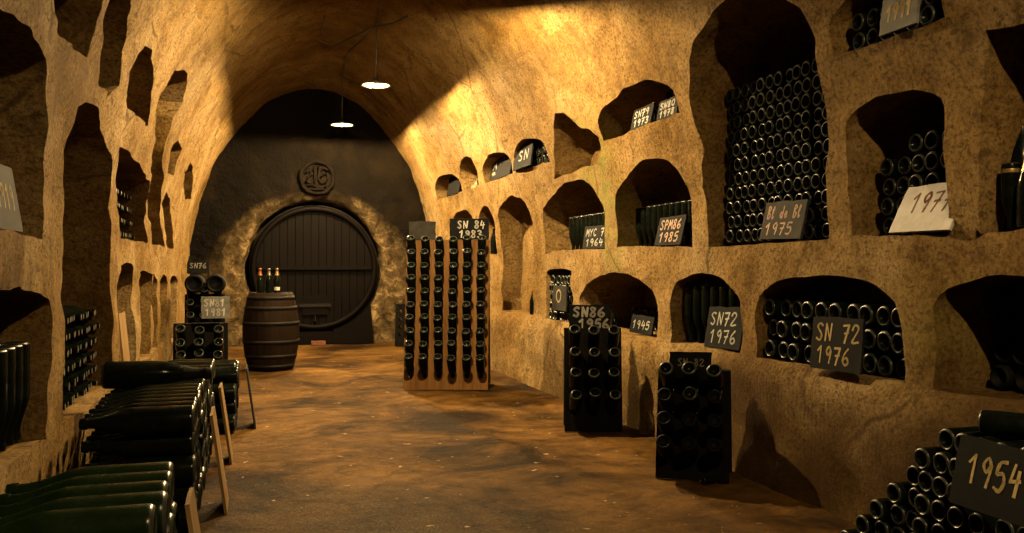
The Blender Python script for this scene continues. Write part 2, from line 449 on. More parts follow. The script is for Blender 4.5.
# ---- niches of the right hand wall, read off the photograph: far jamb x, near jamb x, sill, spring y, top y
RN = {}
def rniche(key, xl, xr, zb, ys, yt, depth=0.55, skew=0.0, pw=2.0, yb=None):
    X = X0 + u_of(zb)
    t_of = lambda x: (lambda d: d.y * X / d.x)(ray(x, 266.5))
    tl, tr = t_of(xl), t_of(xr)
    xm = (xl + xr) / 2
    zs = hit(xm, ys)[1]; zt = hit(xm, yt)[1]
    RN[key] = dict(tl=tl, tr=tr, zb=zb, zs=zs, zt=zt, X=X, depth=depth)
    return (arch(tl, tr, zb, zs, zt, skew, pw), depth)
def rpoly(key, pts, zb, depth=0.5):
    full = []
    for p, q in zip(pts, pts[1:] + pts[:1]):
        m = max(1, int(math.hypot(p[0] - q[0], p[1] - q[1]) / 10))
        full += [(p[0] + (q[0] - p[0]) * j / m, p[1] + (q[1] - p[1]) * j / m) for j in range(m)]
    P = [hit(x, y) for x, y in full]
    lo = min(z for t, z in P)
    P = [(t, zb if z < lo + 0.07 else max(z, zb)) for t, z in P]
    X = X0 + u_of(zb)
    t_of = lambda x: (lambda d: d.y * X / d.x)(ray(x, 266.5))
    RN[key] = dict(tl=t_of(pts[0][0]), tr=t_of(pts[1][0]), zb=zb, zs=max(z for t, z in P), zt=max(z for t, z in P), X=X, depth=depth)
    return (P, depth)
cutR = [
    rniche('a', 438, 461, ROW1, 187, 172, 0.4),
    rniche('b', 463, 482, ROW1, 168, 152, 0.35),
    rniche('c', 486, 514, ROW1, 166, 149, 0.5),
    rniche('d', 517, 548, ROW1, 153, 135, 0.5),
    rpoly('e', [(553, 184), (602, 176), (603, 152), (600, 137), (592, 129), (580, 126), (572, 119), (565, 112), (557, 113), (553, 122), (552, 150)], 2.07, 0.24),
    rniche('f', 604, 683, ROW1, 112, 80, 0.55, 0.0, 2.3),
    rpoly('g', [(711, 247), (830, 243), (828, 150), (825, 95), (817, 40), (800, 10), (772, -6), (735, -4), (712, 12), (694, 40), (689, 60), (693, 95), (702, 135), (706, 150), (704, 185), (709, 200)], ROW2, 0.55),
    rniche('h', 836, 945, ROW1, 6, -28, 0.55),
    rniche('i', 455, 475, ROW2, 222, 208, 0.4),
    rniche('j', 481, 497, ROW2, 222, 204, 0.3),
    rniche('k', 502, 535, ROW3, 222, 194, 0.24),
    rniche('l', 544, 607, ROW2, 220, 179, 0.5, -0.08),
    rniche('m', 621, 695, ROW2, 200, 157, 0.5, -0.05),
    rniche('n', 852, 953, ROW2, 124, 88, 0.55, 0, 2.4),
    rpoly('o', [(982, 236), (1140, 228), (1140, 8), (1060, 17), (984, 29), (982, 60), (982, 150)], ROW2, 0.5),
    rniche('p', 545, 573, ROW3, 276, 270, 0.45, 0, 5.0),
    rniche('q', 583, 656, ROW3, 302, 273, 0.6, -0.04, 1.9),
    rniche('r', 670, 741, ROW3, 300, 272, 0.5),
    rniche('s', 757, 908, ROW3, 322, 275, 0.5, 0, 2.3),
    rniche('t', 938, 1085, ROW3, 316, 276, 0.75),
]
zin = frange(-0.15, ZS, 0.065)
secR = [(X0 + u_of(z), z) for z in zin] + [(X0 + 2.9, ZS), (X0 + 2.9, -0.15)]
wr = section_sweep('wall_right', secR, len(zin), M['chalk'])
carve(wr, cutter(cutR, 1), 'wall_right', M['chalk']); structure(wr)

# ---- niches of the left hand wall, outlines in the photograph
LN = {}
def lpoly(key, pts, depth=0.5, zb=None):
    P = [hit(x, y) for x, y in pts]
    if zb is not None:
        lo = min(z for t, z in P)
        P = [(t, zb if z < lo + 0.14 else z) for t, z in P]
    LN[key] = dict(t0=min(p[0] for p in P), t1=max(p[0] for p in P), zb=min(p[1] for p in P), zt=max(p[1] for p in P), depth=depth)
    return (P, depth)
ZLA = 1.35
def larch(key, xn, xf, ybf, ys, yt, depth=0.5, zb=None, pw=2.0):
    # bottom at the sill, jambs upright in the photo, round head
    yb = lambda x: 266.5 + (ybf - 266.5) * (251 - x) / (251 - xf)
    pts = [(xf, yb(xf)), (xn, yb(xn)), (xn, ys + (ys - yt) * 0.12)]
    for k in range(1, 12):
        a = PI * k / 12
        cx = math.copysign(abs(math.cos(a)) ** (2 / pw), math.cos(a)); sy = abs(math.sin(a)) ** (2 / pw)
        pts.append(((xn + xf) / 2 - cx * (xf - xn) / 2, ys - (ys - yt) * sy))
    pts.append((xf, ys))
    # add points along the jambs
    full = []
    for p, q in zip(pts, pts[1:] + pts[:1]):
        m = max(1, int(abs(p[1] - q[1]) / 12))
        full += [(p[0] + (q[0] - p[0]) * j / m, p[1] + (q[1] - p[1]) * j / m) for j in range(m)]
    P = [hit(x, y) for x, y in full]
    if zb is not None:
        lo = min(z for t, z in P)
        P = [(t, zb if z < lo + 0.06 else max(z, zb)) for t, z in P]
    LN[key] = dict(t0=hit(xn, yb(xn))[0], t1=hit(xf, ybf)[0], zb=min(z for t, z in P), zt=max(z for t, z in P), depth=depth)
    return (P, depth)
cutL = [
    larch('La', -95, 42, 237, 75, 8, 0.5, 1.35),
    larch('Lb', -80, 50, 440, 305, 288, 0.5, LEDL, 3.0),
    larch('Lc', 66, 109, 400, 170, 103, 0.5, LEDL),
    lpoly('Ld', [(52, -30), (52, 12), (58, 34), (76, 48), (88, 58), (95, 30), (103, -30)], 0.4),
    lpoly('Le', [(109, -15), (99, 45), (99, 85), (110, 100), (120, 86), (126, 56), (131, 22), (133, -15)], 0.45),
    lpoly('Lf', [(117, 240), (117, 147), (124, 149), (135, 162), (146, 180), (146.5, 244)], 0.45, 1.43),
    lpoly('Lg', [(129, 100), (131, 72), (138, 55), (148, 46), (153.5, 53), (153.5, 75), (150, 97), (146, 128), (137, 118), (129, 108)], 0.4),
    lpoly('Lh', [(151, 250), (151, 135), (155, 105), (165, 83), (175, 72), (186, 70), (189, 82), (183, 103), (175, 118), (166, 150), (163.5, 256)], 0.35, 1.43),
    lpoly('Ll', [(169, 172), (172, 150), (180, 139), (183, 150), (175.5, 176)], 0.3),
    lpoly('Ln', [(166, 255), (166, 205), (169, 192), (172.5, 205), (173, 257)], 0.3, 1.43),
    lpoly('Lo', [(184, 200), (184.5, 172), (190, 162), (193.5, 170), (188.5, 200)], 0.3),
    larch('Li', 116, 134, 366, 282, 262, 0.45, LEDL),
    larch('Lj', 139.5, 150, 354, 283, 271, 0.3),
    larch('Lk', 152, 158.7, 347, 285, 275, 0.3),
    larch('Lm', 160.7, 167.5, 343, 284, 275, 0.3),
    larch('Lp', 170.2, 177, 338, 282, 274, 0.3),
]
secL = [(X0 - u_of(z), z) for z in zin] + [(X0 - 2.9, ZS), (X0 - 2.9, -0.15)]
wl = section_sweep('wall_left', secL, len(zin), M['chalk'])
ctl = cutter(cutL, -1)
tops = [max(z for t, z in p) for p, d in cutL]
print('LEFT TOPS', [(k, round(v['t0'], 2), round(v['t1'], 2), round(v['zb'], 2), round(v['zt'], 2)) for k, v in LN.items()])
print('RIGHT', [(k, round(v['tr'], 2), round(v['tl'], 2), round(v['zb'], 2), round(v['zs'], 2), round(v['zt'], 2)) for k, v in RN.items()])
cutC = [(p, d) for p, d in cutL if max(z for t, z in p) > ZS - 0.02]
carve(wl, ctl, 'wall_left', M['chalk']); structure(wl)

# ---- vault
inner = [(u, z) for u, z in DENSE if z >= ZS]
inner = [(u_of(ZS), ZS)] + inner
arcp = []
acc = None
for p in inner:
    if acc is None or math.hypot(p[0] - acc[0], p[1] - acc[1]) > 0.06: arcp.append(p); acc = p
if arcp[-1][0] > 1e-6: arcp.append((0.0, 4.06))
secC = [(X0 - u, z) for u, z in arcp] + [(X0 + u, z) for u, z in arcp[::-1][1:]] + [(X0 + 2.9, ZS), (X0 + 2.9, 4.9), (X0 - 2.9, 4.9), (X0 - 2.9, ZS)]
ce = section_sweep('ceiling', secC, 0, M['vault'])
if cutC: carve(ce, cutter(cutC, -1), 'ceiling', M['vault'])
else: finish(ce, M['vault'])
structure(ce)

# ---- floor
bm = bmesh.new()
xs, ys = frange(-1.15, 3.1, 0.11), frange(T0, TEND + 0.7, 0.11)
g = [[bm.verts.new((x, y, 0.011 * noise.noise(Vector((x * 1.1, y * 1.1, 3))) + 0.004 * noise.noise(Vector((x * 5, y * 5, 1))) - 0.006)) for x in xs] for y in ys]
for a, b in zip(g, g[1:]):
    for k in range(len(xs) - 1): bm.faces.new((a[k], a[k + 1], b[k + 1], b[k]))
structure(obj('floor', bm, M['floor']))

# ---- end wall with the round recess of the great cask
CX, CZ, CR = 0.985, 1.205, 0.99
bm = bmesh.new()
rad = [(0.0, 0.95), (0.6, 0.95), (1.07, 0.95), (1.07, 0.6), (1.065, 0.42), (1.06, 0.30), (1.065, 0.2), (1.08, 0.12), (1.12, 0.06), (1.19, 0.02)] + [(1.19 + 0.09 * k, 0.0) for k in range(1, 28)]
seg = 120
rings = []
for r, d in rad:
    if r == 0: rings.append([bm.verts.new((CX, TEND + d, CZ))]); continue
    row = []
    for k in range(seg):
        a = 2 * PI * k / seg
        p = Vector((CX + r * math.cos(a), TEND + d, CZ + r * math.sin(a)))
        if r > 1.0 and d < 0.5:
            rough = 1.0 if r < 1.9 else 0.5
            w = noise.noise_vector(p * 2.2) * 0.05 + noise.noise_vector(p * 6.0) * 0.035 + noise.noise_vector(p * 14.0) * 0.014
            p += Vector((w.x * 0.7, w.y, w.z * 0.7)) * rough
        row.append(bm.verts.new(p))
    rings.append(row)
for k in range(seg): bm.faces.new((rings[0][0], rings[1][k], rings[1][(k + 1) % seg]))
for a, b in zip(rings[1:], rings[2:]):
    for k in range(seg): bm.faces.new((a[k], a[(k + 1) % seg], b[(k + 1) % seg], b[k]))
bmesh.ops.recalc_face_normals(bm, faces=bm.faces)
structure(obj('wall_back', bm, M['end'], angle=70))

# ------------------------------------------------------------------ bottles
def bottle_profile():
    return [(0.0, 0.030), (0.014, 0.026), (0.026, 0.012), (0.031, 0.003), (0.0345, 0.0), (0.039, 0.0015), (0.0425, 0.007), (0.0435, 0.014), (0.0435, 0.165),
            (0.042, 0.185), (0.036, 0.210), (0.027, 0.238), (0.0195, 0.262), (0.0160, 0.282), (0.0150, 0.300), (0.0175, 0.301), (0.0180, 0.312), (0.0165, 0.317), (0.0165, 0.3215), (0.0, 0.3225)]
def bottle_mesh(name, glass, capmat, rim=True, seg=18):
    bm = bmesh.new()
    pr = bottle_profile()
    mi = [0] * (len(pr) - 1)
    if rim: mi[3] = mi[4] = mi[5] = 1
    for k in range(len(pr) - 2, len(pr) - 1): mi[k] = 2
    lathe(bm, pr, seg, mi=mi)
    for f in bm.faces: f.smooth = True
    bmesh.ops.recalc_face_normals(bm, faces=bm.faces)
    ca = math.radians(50)
    for e in bm.edges:
        if len(e.link_faces) == 2 and e.calc_face_angle(0) > ca: e.smooth = False
    me = bpy.data.meshes.new(name); bm.to_mesh(me); bm.free()
    for x in (glass, M['rim'], capmat): me.materials.append(x)
    return me
BM = bottle_mesh('champagne_bottle', M['glass'], M['cap'])
BK = bottle_mesh('shaded_bottle', M['black'], M['black'], rim=False)  # rimless bottle with its shade put into the colour
BG = bottle_mesh('green_champagne_bottle', M['green'], M['cap'])
ALLB = []
def put(me, base, axis, label, group, scale=1.0, name='champagne_bottle', spin=None):
    o = bpy.data.objects.new(name, me); C.objects.link(o)
    q = Vector(axis).normalized().to_track_quat('Z', 'Y')
    o.rotation_mode = 'QUATERNION'
    from mathutils import Quaternion
    o.rotation_quaternion = q @ Quaternion((0, 0, 1), random.uniform(0, 6.28))
    o.location = base; o.scale = (scale,) * 3
    if scale > 1.15 and name == 'champagne_bottle': o.name = 'magnum_bottle'
    ALLB.append(o)
    return tag(o, label, 'bottle', group)
def foil_bm(s=1.0, z0=0.215, grow=0.0012):
    bm = bmesh.new()
    pr = [(r + grow, z) for r, z in bottle_profile() if z >= z0 and r > 0]
    pr = pr[:-1] + [(pr[-1][0], 0.3235), (0.0, 0.3245)]
    lathe(bm, pr, 18); return bm
def lying_stack(side, X, t0, t1, zb, ztop, label, group, me=BM, pitch=0.0885, scale=1.0, rows=None, keep=None, neck_out=False, hexp=False, jit=0.012):
    """bottles lying square to the wall; side=+1 right wall (bases face -X), X: plane of the bases"""
    n = int((t1 - t0) / pitch + 1e-3); off = (t1 - t0 - n * pitch) / 2
    out = []
    vp = pitch * (0.8660254 if hexp else 1.0)
    R = 0.0435 * scale
    r = 0
    while True:
        z = zb + R + 0.006 + r * vp
        if (rows and r >= rows) or (not rows and z + R > ztop): break
        m = n - 1 if hexp and r % 2 else n
        for k in range(m):
            t = t0 + off + pitch * (k + (1.0 if hexp and r % 2 else 0.5))
            if keep and not keep(r, k, t, z): continue
            dx = random.uniform(-jit, jit)
            L = 0.3225 * scale
            if neck_out: b, ax = (X + side * (L + dx), t, z), (-side, 0, 0)
            else: b, ax = (X + side * dx, t, z), (side, 0, 0)
            out.append(put(me, b, ax, label, group, scale))
        r += 1
    return out
def standing_row(side, X, ts, zb, label, group, me=BM, scale=1.0, inverted=True, rowsdeep=1):
    out = []
    for t in ts:
        for d in range(rowsdeep):
            L = 0.3225 * scale
            x = X + side * (0.045 * scale + d * 0.09 * scale)
            out.append(put(me, (x, t, zb + (L + 0.008 if inverted else 0.006)), (0, 0, -1 if inverted else 1), label, group, scale))
    return out

# ------------------------------------------------------------------ slates with chalk writing
GL = {
 '0': [[(.3, 1), (.08, .8), (.05, .3), (.3, 0), (.5, .25), (.52, .75), (.3, 1)]],
 '1': [[(.05, .72), (.32, 1), (.26, 0)]],
 '2': [[(.05, .75), (.2, 1), (.45, .95), (.48, .7), (.05, .02), (.55, .06)]],
 '3': [[(.08, .9), (.3, 1), (.5, .8), (.25, .55), (.52, .35), (.35, .02), (.05, .1)]],
 '4': [[(.2, 1), (.05, .42), (.55, .48)], [(.45, .8), (.36, -.05)]],
 '5': [[(.5, 1), (.18, .96), (.1, .58), (.4, .6), (.5, .3), (.3, 0), (.03, .08)]],
 '6': [[(.45, 1), (.12, .6), (.06, .2), (.3, 0), (.5, .2), (.35, .45), (.08, .3)]],
 '7': [[(.05, .95), (.52, 1), (.2, -.05)], [(.15, .5), (.48, .55)]],
 '8': [[(.45, .9), (.25, 1), (.1, .8), (.45, .3), (.3, 0), (.06, .2), (.42, .7), (.45, .9)]],
 '9': [[(.48, .75), (.3, 1), (.08, .75), (.25, .5), (.48, .75), (.35, 0)]],
 'S': [[(.5, .9), (.28, 1), (.08, .78), (.42, .35), (.3, .02), (.02, .12)]],
 'N': [[(.05, 0), (.1, 1), (.45, .05), (.55, 1)]],
 'M': [[(.0, 0), (.12, 1), (.3, .4), (.5, 1), (.6, 0)]],
 'Y': [[(.02, 1), (.28, .5), (.55, 1)], [(.28, .5), (.22, 0)]],
 'C': [[(.5, .88), (.28, 1), (.05, .5), (.25, 0), (.5, .12)]],
 'P': [[(.1, 0), (.14, 1), (.48, .85), (.42, .55), (.12, .5)]],
 'B': [[(.08, 0), (.14, 1), (.48, .85), (.14, .55), (.5, .3), (.35, 0), (.08, 0)]],
 'l': [[(.2, .0), (.12, .5), (.26, 1), (.32, .8), (.12, .3), (.22, 0), (.36, .1)]],
 'd': [[(.4, .35), (.2, .5), (.06, .2), (.22, 0), (.42, .35), (.5, 1)], [(.42, .35), (.44, 0)]],
 'e': [[(.08, .25), (.42, .35), (.3, .52), (.08, .25), (.2, 0), (.46, .1)]],
 'a': [[(.42, .5), (.12, .45), (.08, .08), (.3, .05), (.42, .5), (.46, 0)]],
 '~': [[(0, .5), (.15, .8), (.25, .3), (.4, .75), (.55, .35)]],
 '.': [[(.2, .0), (.28, .04)]],
 ' ': [],
}
def writing_bm(lines, w, h, y, stroke, rnd):
    """lines: (text, left, bottom, char height, char width) in fractions of the board"""
    bm = bmesh.new()
    def quad(a, b, wd):
        d = (b - a)
        if d.length < 1e-6: return
        n = Vector((-d.y, d.x)).normalized() * wd / 2
        e = d.normalized() * wd * 0.35
        a2, b2 = a - e, b + e
        vs = [bm.verts.new((p.x, yy, p.y)) for p in (a2 - n, b2 - n, b2 + n, a2 + n) for yy in (y,)]
        vs2 = [bm.verts.new((p.x, y - 0.0007, p.y)) for p in (a2 - n, b2 - n, b2 + n, a2 + n)]
        bm.faces.new(vs2)
        for k in range(4): bm.faces.new((vs[k], vs[(k + 1) % 4], vs2[(k + 1) % 4], vs2[k]))
    for text, lx, by, chh, chw in lines:
        x = (lx - 0.5) * w
        for chx in text:
            for pl in GL[chx]:
                pts = [Vector((x + px * chw * w * 1.35 + rnd.uniform(-.0015, .0015), by * h + pz * chh * h + rnd.uniform(-.0015, .0015))) for px, pz in pl]
                if len(pts) > 3 and chx not in 'NM14':
                    sm = []
                    for i in range(len(pts) - 1):
                        p0 = pts[max(i - 1, 0)]; p1 = pts[i]; p2 = pts[i + 1]; p3 = pts[min(i + 2, len(pts) - 1)]
                        for k in range(4):
                            t = k / 4
                            sm.append(0.5 * ((2 * p1) + (-p0 + p2) * t + (2 * p0 - 5 * p1 + 4 * p2 - p3) * t * t + (-p0 + 3 * p1 - 3 * p2 + p3) * t ** 3))
                    sm.append(pts[-1]); pts = sm
                for a, b in zip(pts, pts[1:]): quad(a, b, 0.78 * stroke * rnd.uniform(0.7, 1.2))
            x += chw * w
    return bm
RND = random.Random(11)
def slate(label, base, w, h, yaw, lean, lines, mat=None, mark=None, roll=0.0, stroke=0.012, group=None, read=None, thick=0.014, name='slate_board'):
    """stands on the middle of its bottom edge; yaw 0 faces -Y; lean tips the top away from the viewer"""
    bm = bmesh.new()
    nx, nz = 6, 6
    fr = [[bm.verts.new(((i / nx - .5) * w + RND.uniform(-1, 1) * 0.004 * (i in (0, nx)), -thick / 2, j / nz * h + RND.uniform(-1, 1) * 0.004 * (j == nz))) for i in range(nx + 1)] for j in range(nz + 1)]
    bk = [[bm.verts.new((v.co.x, thick / 2, v.co.z)) for v in row] for row in fr]
    for j in range(nz):
        for i in range(nx):
            bm.faces.new((fr[j][i], fr[j][i + 1], fr[j + 1][i + 1], fr[j + 1][i])); bm.faces.new((bk[j][i], bk[j + 1][i], bk[j + 1][i + 1], bk[j][i + 1]))
    edge = [(0, i) for i in range(nx)] + [(j, nx) for j in range(nz)] + [(nz, i) for i in range(nx, 0, -1)] + [(j, 0) for j in range(nz, 0, -1)]
    for (j, i), (j2, i2) in zip(edge, edge[1:] + edge[:1]): bm.faces.new((fr[j][i], bk[j][i], bk[j2][i2], fr[j2][i2]))
    bmesh.ops.recalc_face_normals(bm, faces=bm.faces)
    o = obj(name, bm, mat or M['slate'])
    o.matrix_world = Matrix.Translation(Vector(base)) @ Matrix.Rotation(yaw, 4, 'Z') @ Matrix.Rotation(-lean, 4, 'X') @ Matrix.Rotation(roll, 4, 'Y')
    tag(o, label, 'slate', group)
    if lines:
        wbm = writing_bm(lines, w, h, -thick / 2 - 0.0006, stroke, RND)
        wo = obj('chalk_writing', wbm, mark or M['chalkmark'], o, smooth=False)
        wo['label'] = read or ('handwriting reading ' + ' '.join(l[0].strip() for l in lines))
    return o
YR, YL = -PI / 2, PI / 2
def two(a, b): return [(a, .10, .56, .30, .8 / max(len(a), 4.2)), (b, .14, .13, .30, .8 / max(len(b), 4.2))]
def t_at(x, X):
    d = ray(x, 266.5); return d.y * X / d.x
def niche_slate(key_x, xl, xr, ybot, ytop, z, label, lines, off=0.03, lean=0.28, roll=0.0, **kw):
    """slate leaning in a right hand niche between two places of the photo"""
    Xp = X0 + u_of(z) + off
    X = Xp
    tl = (lambda d: d.y * X / d.x)(ray(xl, 266.5)); tr = (lambda d: d.y * X / d.x)(ray(xr, 266.5))
    tm = (tl + tr) / 2
    dep = tm * cT + X * sT
    h = abs(ybot - ytop) / F * dep / math.cos(lean)
    return slate(label, (X, tm, z + 0.012), tl - tr, h, YR, lean, lines, roll=roll, **kw)

G = 'champagne bottles '
n = RN
def X_of(k): return n[k]['X']
# row 1 --------------------------------------------------------------
niche_slate('a', 447, 459, 202, 177, ROW1, 'small dark blank slate in the farthest small niche of the top row on the right', [], lean=0.15)
put(BM, (X_of('a') + .12, n['a']['tr'] + .6, ROW1 + .01), (0, 0, 1), 'dark bottle standing behind the small blank slate in the farthest top right niche', None)
for i, (dt, sc_, lab) in enumerate([(.66, .8, 'rounded chalk lump lying in the second niche of the top row'), (.86, .55, 'smaller chalk lump at the far side of the second top row niche')]):
    bm = bmesh.new(); bmesh.ops.create_icosphere(bm, subdivisions=3, radius=.085 * sc_)
    for v in bm.verts: v.co = v.co * (1 + .35 * noise.noise(v.co * 9 + Vector((i, 0, 0)))); v.co.z *= .8
    o = obj('stone_lump', bm, M['stone']); o.location = (X_of('b') + .13, n['b']['tr'] + dt, ROW1 + .07 * sc_); tag(o, lab, 'stone')
for k in range(2):
    put(BM, (X_of('b') + .03, n['b']['tr'] + .24 + .1 * k, ROW1 + .052), (1, 0, 0), 'dark bottle lying beside the chalk lumps in the second top row niche', 'bottles beside the chalk lumps')
lying_stack(1, X_of('c') + .06, n['c']['tr'] + .12, n['c']['tl'] - .2, ROW1, ROW1 + .30, 'dark bottle lying in the niche behind the slate with scrawled white writing', G + 'behind the scrawled slate')
niche_slate('c', 490, 510, 196, 166, ROW1, 'dark slate covered with scrawled white lines in the third top row niche', [('M~l~', .08, .62, .28, .22), ('M', .1, .36, .18, .2), ('~', .1, .12, .16, .2)], stroke=.03, lean=.18, roll=.0, read='illegible white handwriting')
lying_stack(1, X_of('d') + .05, n['d']['tr'] + .04, n['d']['tl'] - .06, ROW1, ROW1 + .33, 'dark bottle lying in the niche with the wide SN slate', G + 'behind the wide SN slate')
niche_slate('d', 513, 531, 185, 163, ROW1, 'wide dark slate reading SN propped in the fourth top row niche', [('SN', .3, .35, .42, .3)], off=-.03, stroke=.022, lean=.12)
# shelf bar over the bottles in the fourth niche
def batten(name, label, cat, p, q, w, h, mat):
    bm = bmesh.new(); p, q = Vector(p), Vector(q)
    L = (q - p).length
    box(bm, (0, 0, 0), (w, L, h), .004)
    o = obj(name, bm, mat); o.location = (p + q) / 2
    o.rotation_mode = 'QUATERNION'; o.rotation_quaternion = (q - p).to_track_quat('Y', 'Z')
    return tag(o, label, cat)
kz = ROW1 + .012 + .0885 * 3 + .045
batten('shelf_batten', 'pale batten lying along the top of the bottles behind the SN slate', 'batten', (X_of('d') + .10, n['d']['tr'] + .08, ROW1 + .0885 * 3 + .03), (X_of('d') + .10, n['d']['tl'] - .08, ROW1 + .0885 * 3 + .03), .05, .03, M['woodboard'])
# niche f
f = n['f']
lying_stack(1, X_of('f') + .16, f['tr'] + .06, f['tl'] - .55, ROW1, ROW1 + .6, 'dark bottle lying behind the two small slates in the upper right niche',
            G + 'behind the two small slates', keep=lambda r, k, t, z: z < ROW1 + .30 - .18 * (t - f['tr'] - .2) + (.12 if t < f['tr'] + .3 else 0) and z < 2.62)
niche_slate('f', 631, 651, 143, 122, ROW1, 'left one of the two small slates reading SN 79 1973 in the upper niche', two('SN79', '1973'), lean=.2, stroke=.013)
niche_slate('f', 657, 677, 134, 114, ROW1, 'right one of the two small slates reading SN 80 1978 in the upper niche', two('SN80', '1978'), lean=.2, stroke=.013)
def at_niche(x, z, off):
    X = X0 + u_of(z) + off
    return X, (lambda d: d.y * X / d.x)(ray(x, 266.5))
X_, t_ = at_niche(654, ROW1, .07)
rb = put(BG, (X_, t_, ROW1 + .012), (0, 0, 1), 'short bottle with a pink wax top standing between the two small slates', None, .5)
wx = obj('wax_seal', foil_bm(z0=.2, grow=.004), M['pink'], rb); wx['label'] = 'pink wax neck'
# niche g, the tall stack
g_ = n['g']
lying_stack(1, X_of('g') + .06, g_['tr'] + .03, t_at(724, X_of('g') + .06), ROW2, ROW2 + 1.0, 'dark champagne bottle lying base outward in the tall stack behind the Bl de Bl slate', G + 'in the tall stack', rows=11, pitch=.0882)
niche_slate('g', 760, 801, 244, 206, ROW2, 'dusty slate reading Bl de Bl 1975 leaning on the tall bottle stack', [('Bl de Bl', .10, .56, .30, .105), ('1975', .12, .12, .3, .17)], mat=M['midslate'], mark=M['pinkmark'], off=-.01, lean=.22, roll=.02, stroke=.013)
# niche h
h_ = n['h']
lying_stack(1, X_of('h') + .02, h_['tr'] + .04, h_['tl'] - .06, ROW1, ROW1 + .6, 'dark bottle lying behind the grey 1991 slate at upper right', G + 'behind the grey 1991 slate',
            keep=lambda r, k, t, z: z < min(h_['zt'] - .06, ROW1 + .75 - .35 * (t - h_['tr'])))
niche_slate('h', 880, 917, 63, 20, ROW1, 'grey dusty square slate reading 1991 high up at the upper right', [('1991', .16, .28, .36, .18)], mat=M['greyslate'], mark=M['yellowmark'], off=-.04, lean=.14, stroke=.016)
# row 2 --------------------------------------------------------------
X_, t_ = at_niche(465, ROW2, .12)
for dt in (0, .12): put(BM, (X_, t_ + dt, ROW2 + .012), (0, 0, 1), 'dark bottle standing in the niche hidden behind the large riddling rack', 'bottles in the niche behind the large rack')
X_, t_ = at_niche(494, ROW2, .08)
put(BM, (X_, t_, ROW2 + .012), (0, 0, 1), 'single dark bottle standing in the narrow niche right of the large riddling rack', None)
X_, t_ = at_niche(533, ROW3, .07)
put(BM, (X_, t_, ROW3 + .012), (0, 0, 1), 'single dark bottle standing in the tall empty arched niche', None, .8)
l_ = n['l']
Xl = X_of('l') + .12
ts = [t_at(606, Xl) + .105 * k for k in range(int((t_at(572, Xl) - t_at(606, Xl)) / .105) + 1)]
standing_row(1, X_of('l') + .09, ts, ROW2, 'dark bottle standing neck down behind the MYC 7 1964 slate', G + 'behind the MYC slate', rowsdeep=1)
niche_slate('l', 583, 606, 250, 227, ROW2, 'dark slate reading MYC 7 1964 in the niche with green moss on its edge', two('MYC 7', '1964'), lean=.14, stroke=.014, off=.0)
m_ = n['m']
_r1 = standing_row(1, X_of('m') + .13, [t_at(692, X_of('m') + .16) + .098 * k for k in range(int((t_at(634, X_of('m') + .16) - t_at(692, X_of('m') + .16)) / .098) + 1)], ROW2, 'dark bottle standing neck down behind the reddish 1985 slate', G + 'behind the 1985 slate', rowsdeep=1)
niche_slate('m', 655, 681, 246, 217, ROW2, 'dark slate reading SPM 86 1985 in white with reddish smears', two('SPM86', '1985'), mark=M['pinkmark'], lean=.24, roll=.0, stroke=.014, off=.03)
# niche n
q_ = n['n']
lying_stack(1, X_of('n') + .10, q_['tr'] + .06, t_at(876, X_of('n') + .10), ROW2, ROW2 + .5, 'dark bottle lying base outward behind the pale 1977 board', G + 'behind the pale 1977 board', rows=5, pitch=.094, scale=1.05,
            keep=lambda r, k, t, z: r < (5 if t < q_['tr'] + .40 else 4))
niche_slate('n', 889, 950, 236, 188, ROW2, 'pale whitish board lettered 1977 in red brown leaning in the arched niche at right', [('1977', .2, .42, .40, .17)], mat=M['paleboard'], mark=M['redmark'], off=-.02, lean=.5, roll=.0, stroke=.014)
# niche o
X_, t_ = at_niche(1011, ROW2, .06)
b1 = put(BM, (X_, t_, ROW2 + .012 + .3225 * .8), (0, 0, -1), 'dark bottle standing neck down with a gold band at the right edge', None, .8)
nb = bmesh.new(); lathe(nb, [(.0440, .030), (.0446, .036), (.0446, .044), (.0440, .050)], 18); fo = obj('gold_band', nb, M['foil'], b1); fo['label'] = 'dull gold band'
X_, t_ = at_niche(1022, ROW2, .2)
b2 = put(BM, (X_, t_, ROW2 + .012), (0, 0, 1), 'tall large bottle standing behind the gold banded one at the right edge', None, 1.55)
X_, t_ = at_niche(1028, ROW2, .05)
b3 = put(BM, (X_, t_, ROW2 + .012), (0, 0, 1), 'bottle with a gold foil neck cut off by the right edge of the picture', None, .9)
obj('foil', foil_bm(), M['foil'], b3)['label'] = 'gold foil neck'
# row 3 --------------------------------------------------------------
p_ = n['p']
lying_stack(1, X_of('p') + .03, p_['tr'] + .03, p_['tl'] - .02, ROW3, ROW3 + .42, 'dark bottle lying in the small square niche above the rack marked SN86', G + 'in the small square niche', rows=5, hexp=False)
niche_slate('p', 553, 566, 318, 294, ROW3 + .1, 'small dim slate with an oval mark hung before bottles of the small square niche', [('0', .25, .35, .5, .5)], mat=M['midslate'], mark=M['yellowmark'], off=-.02, lean=.05, stroke=.02)
qq = n['q']
lying_stack(1, X_of('q') + .30, qq['tr'] + .10, qq['tl'] - .35, ROW3, ROW3 + .34, 'dark bottle lying deep in the shadowed niche with the little 1945 slate', G + 'behind the 1945 slate', rows=2)
niche_slate('q', 630, 652, 338, 320, ROW3, 'little dark slate reading 1945 in the shadowed bottom row niche', [('1945', .1, .28, .42, .2)], lean=.2, stroke=.014, off=.04)
r_ = n['r']
standing_row(1, X_of('r') + .06, [t_at(738, X_of('r') + .12) + .118 * k for k in range(int((t_at(686, X_of('r') + .12) - t_at(738, X_of('r') + .12)) / .118) + 1)], ROW3, 'large dark bottle standing neck down behind the SN72 1976 slate', G + 'behind the upright SN72 slate', scale=1.22, rowsdeep=1)
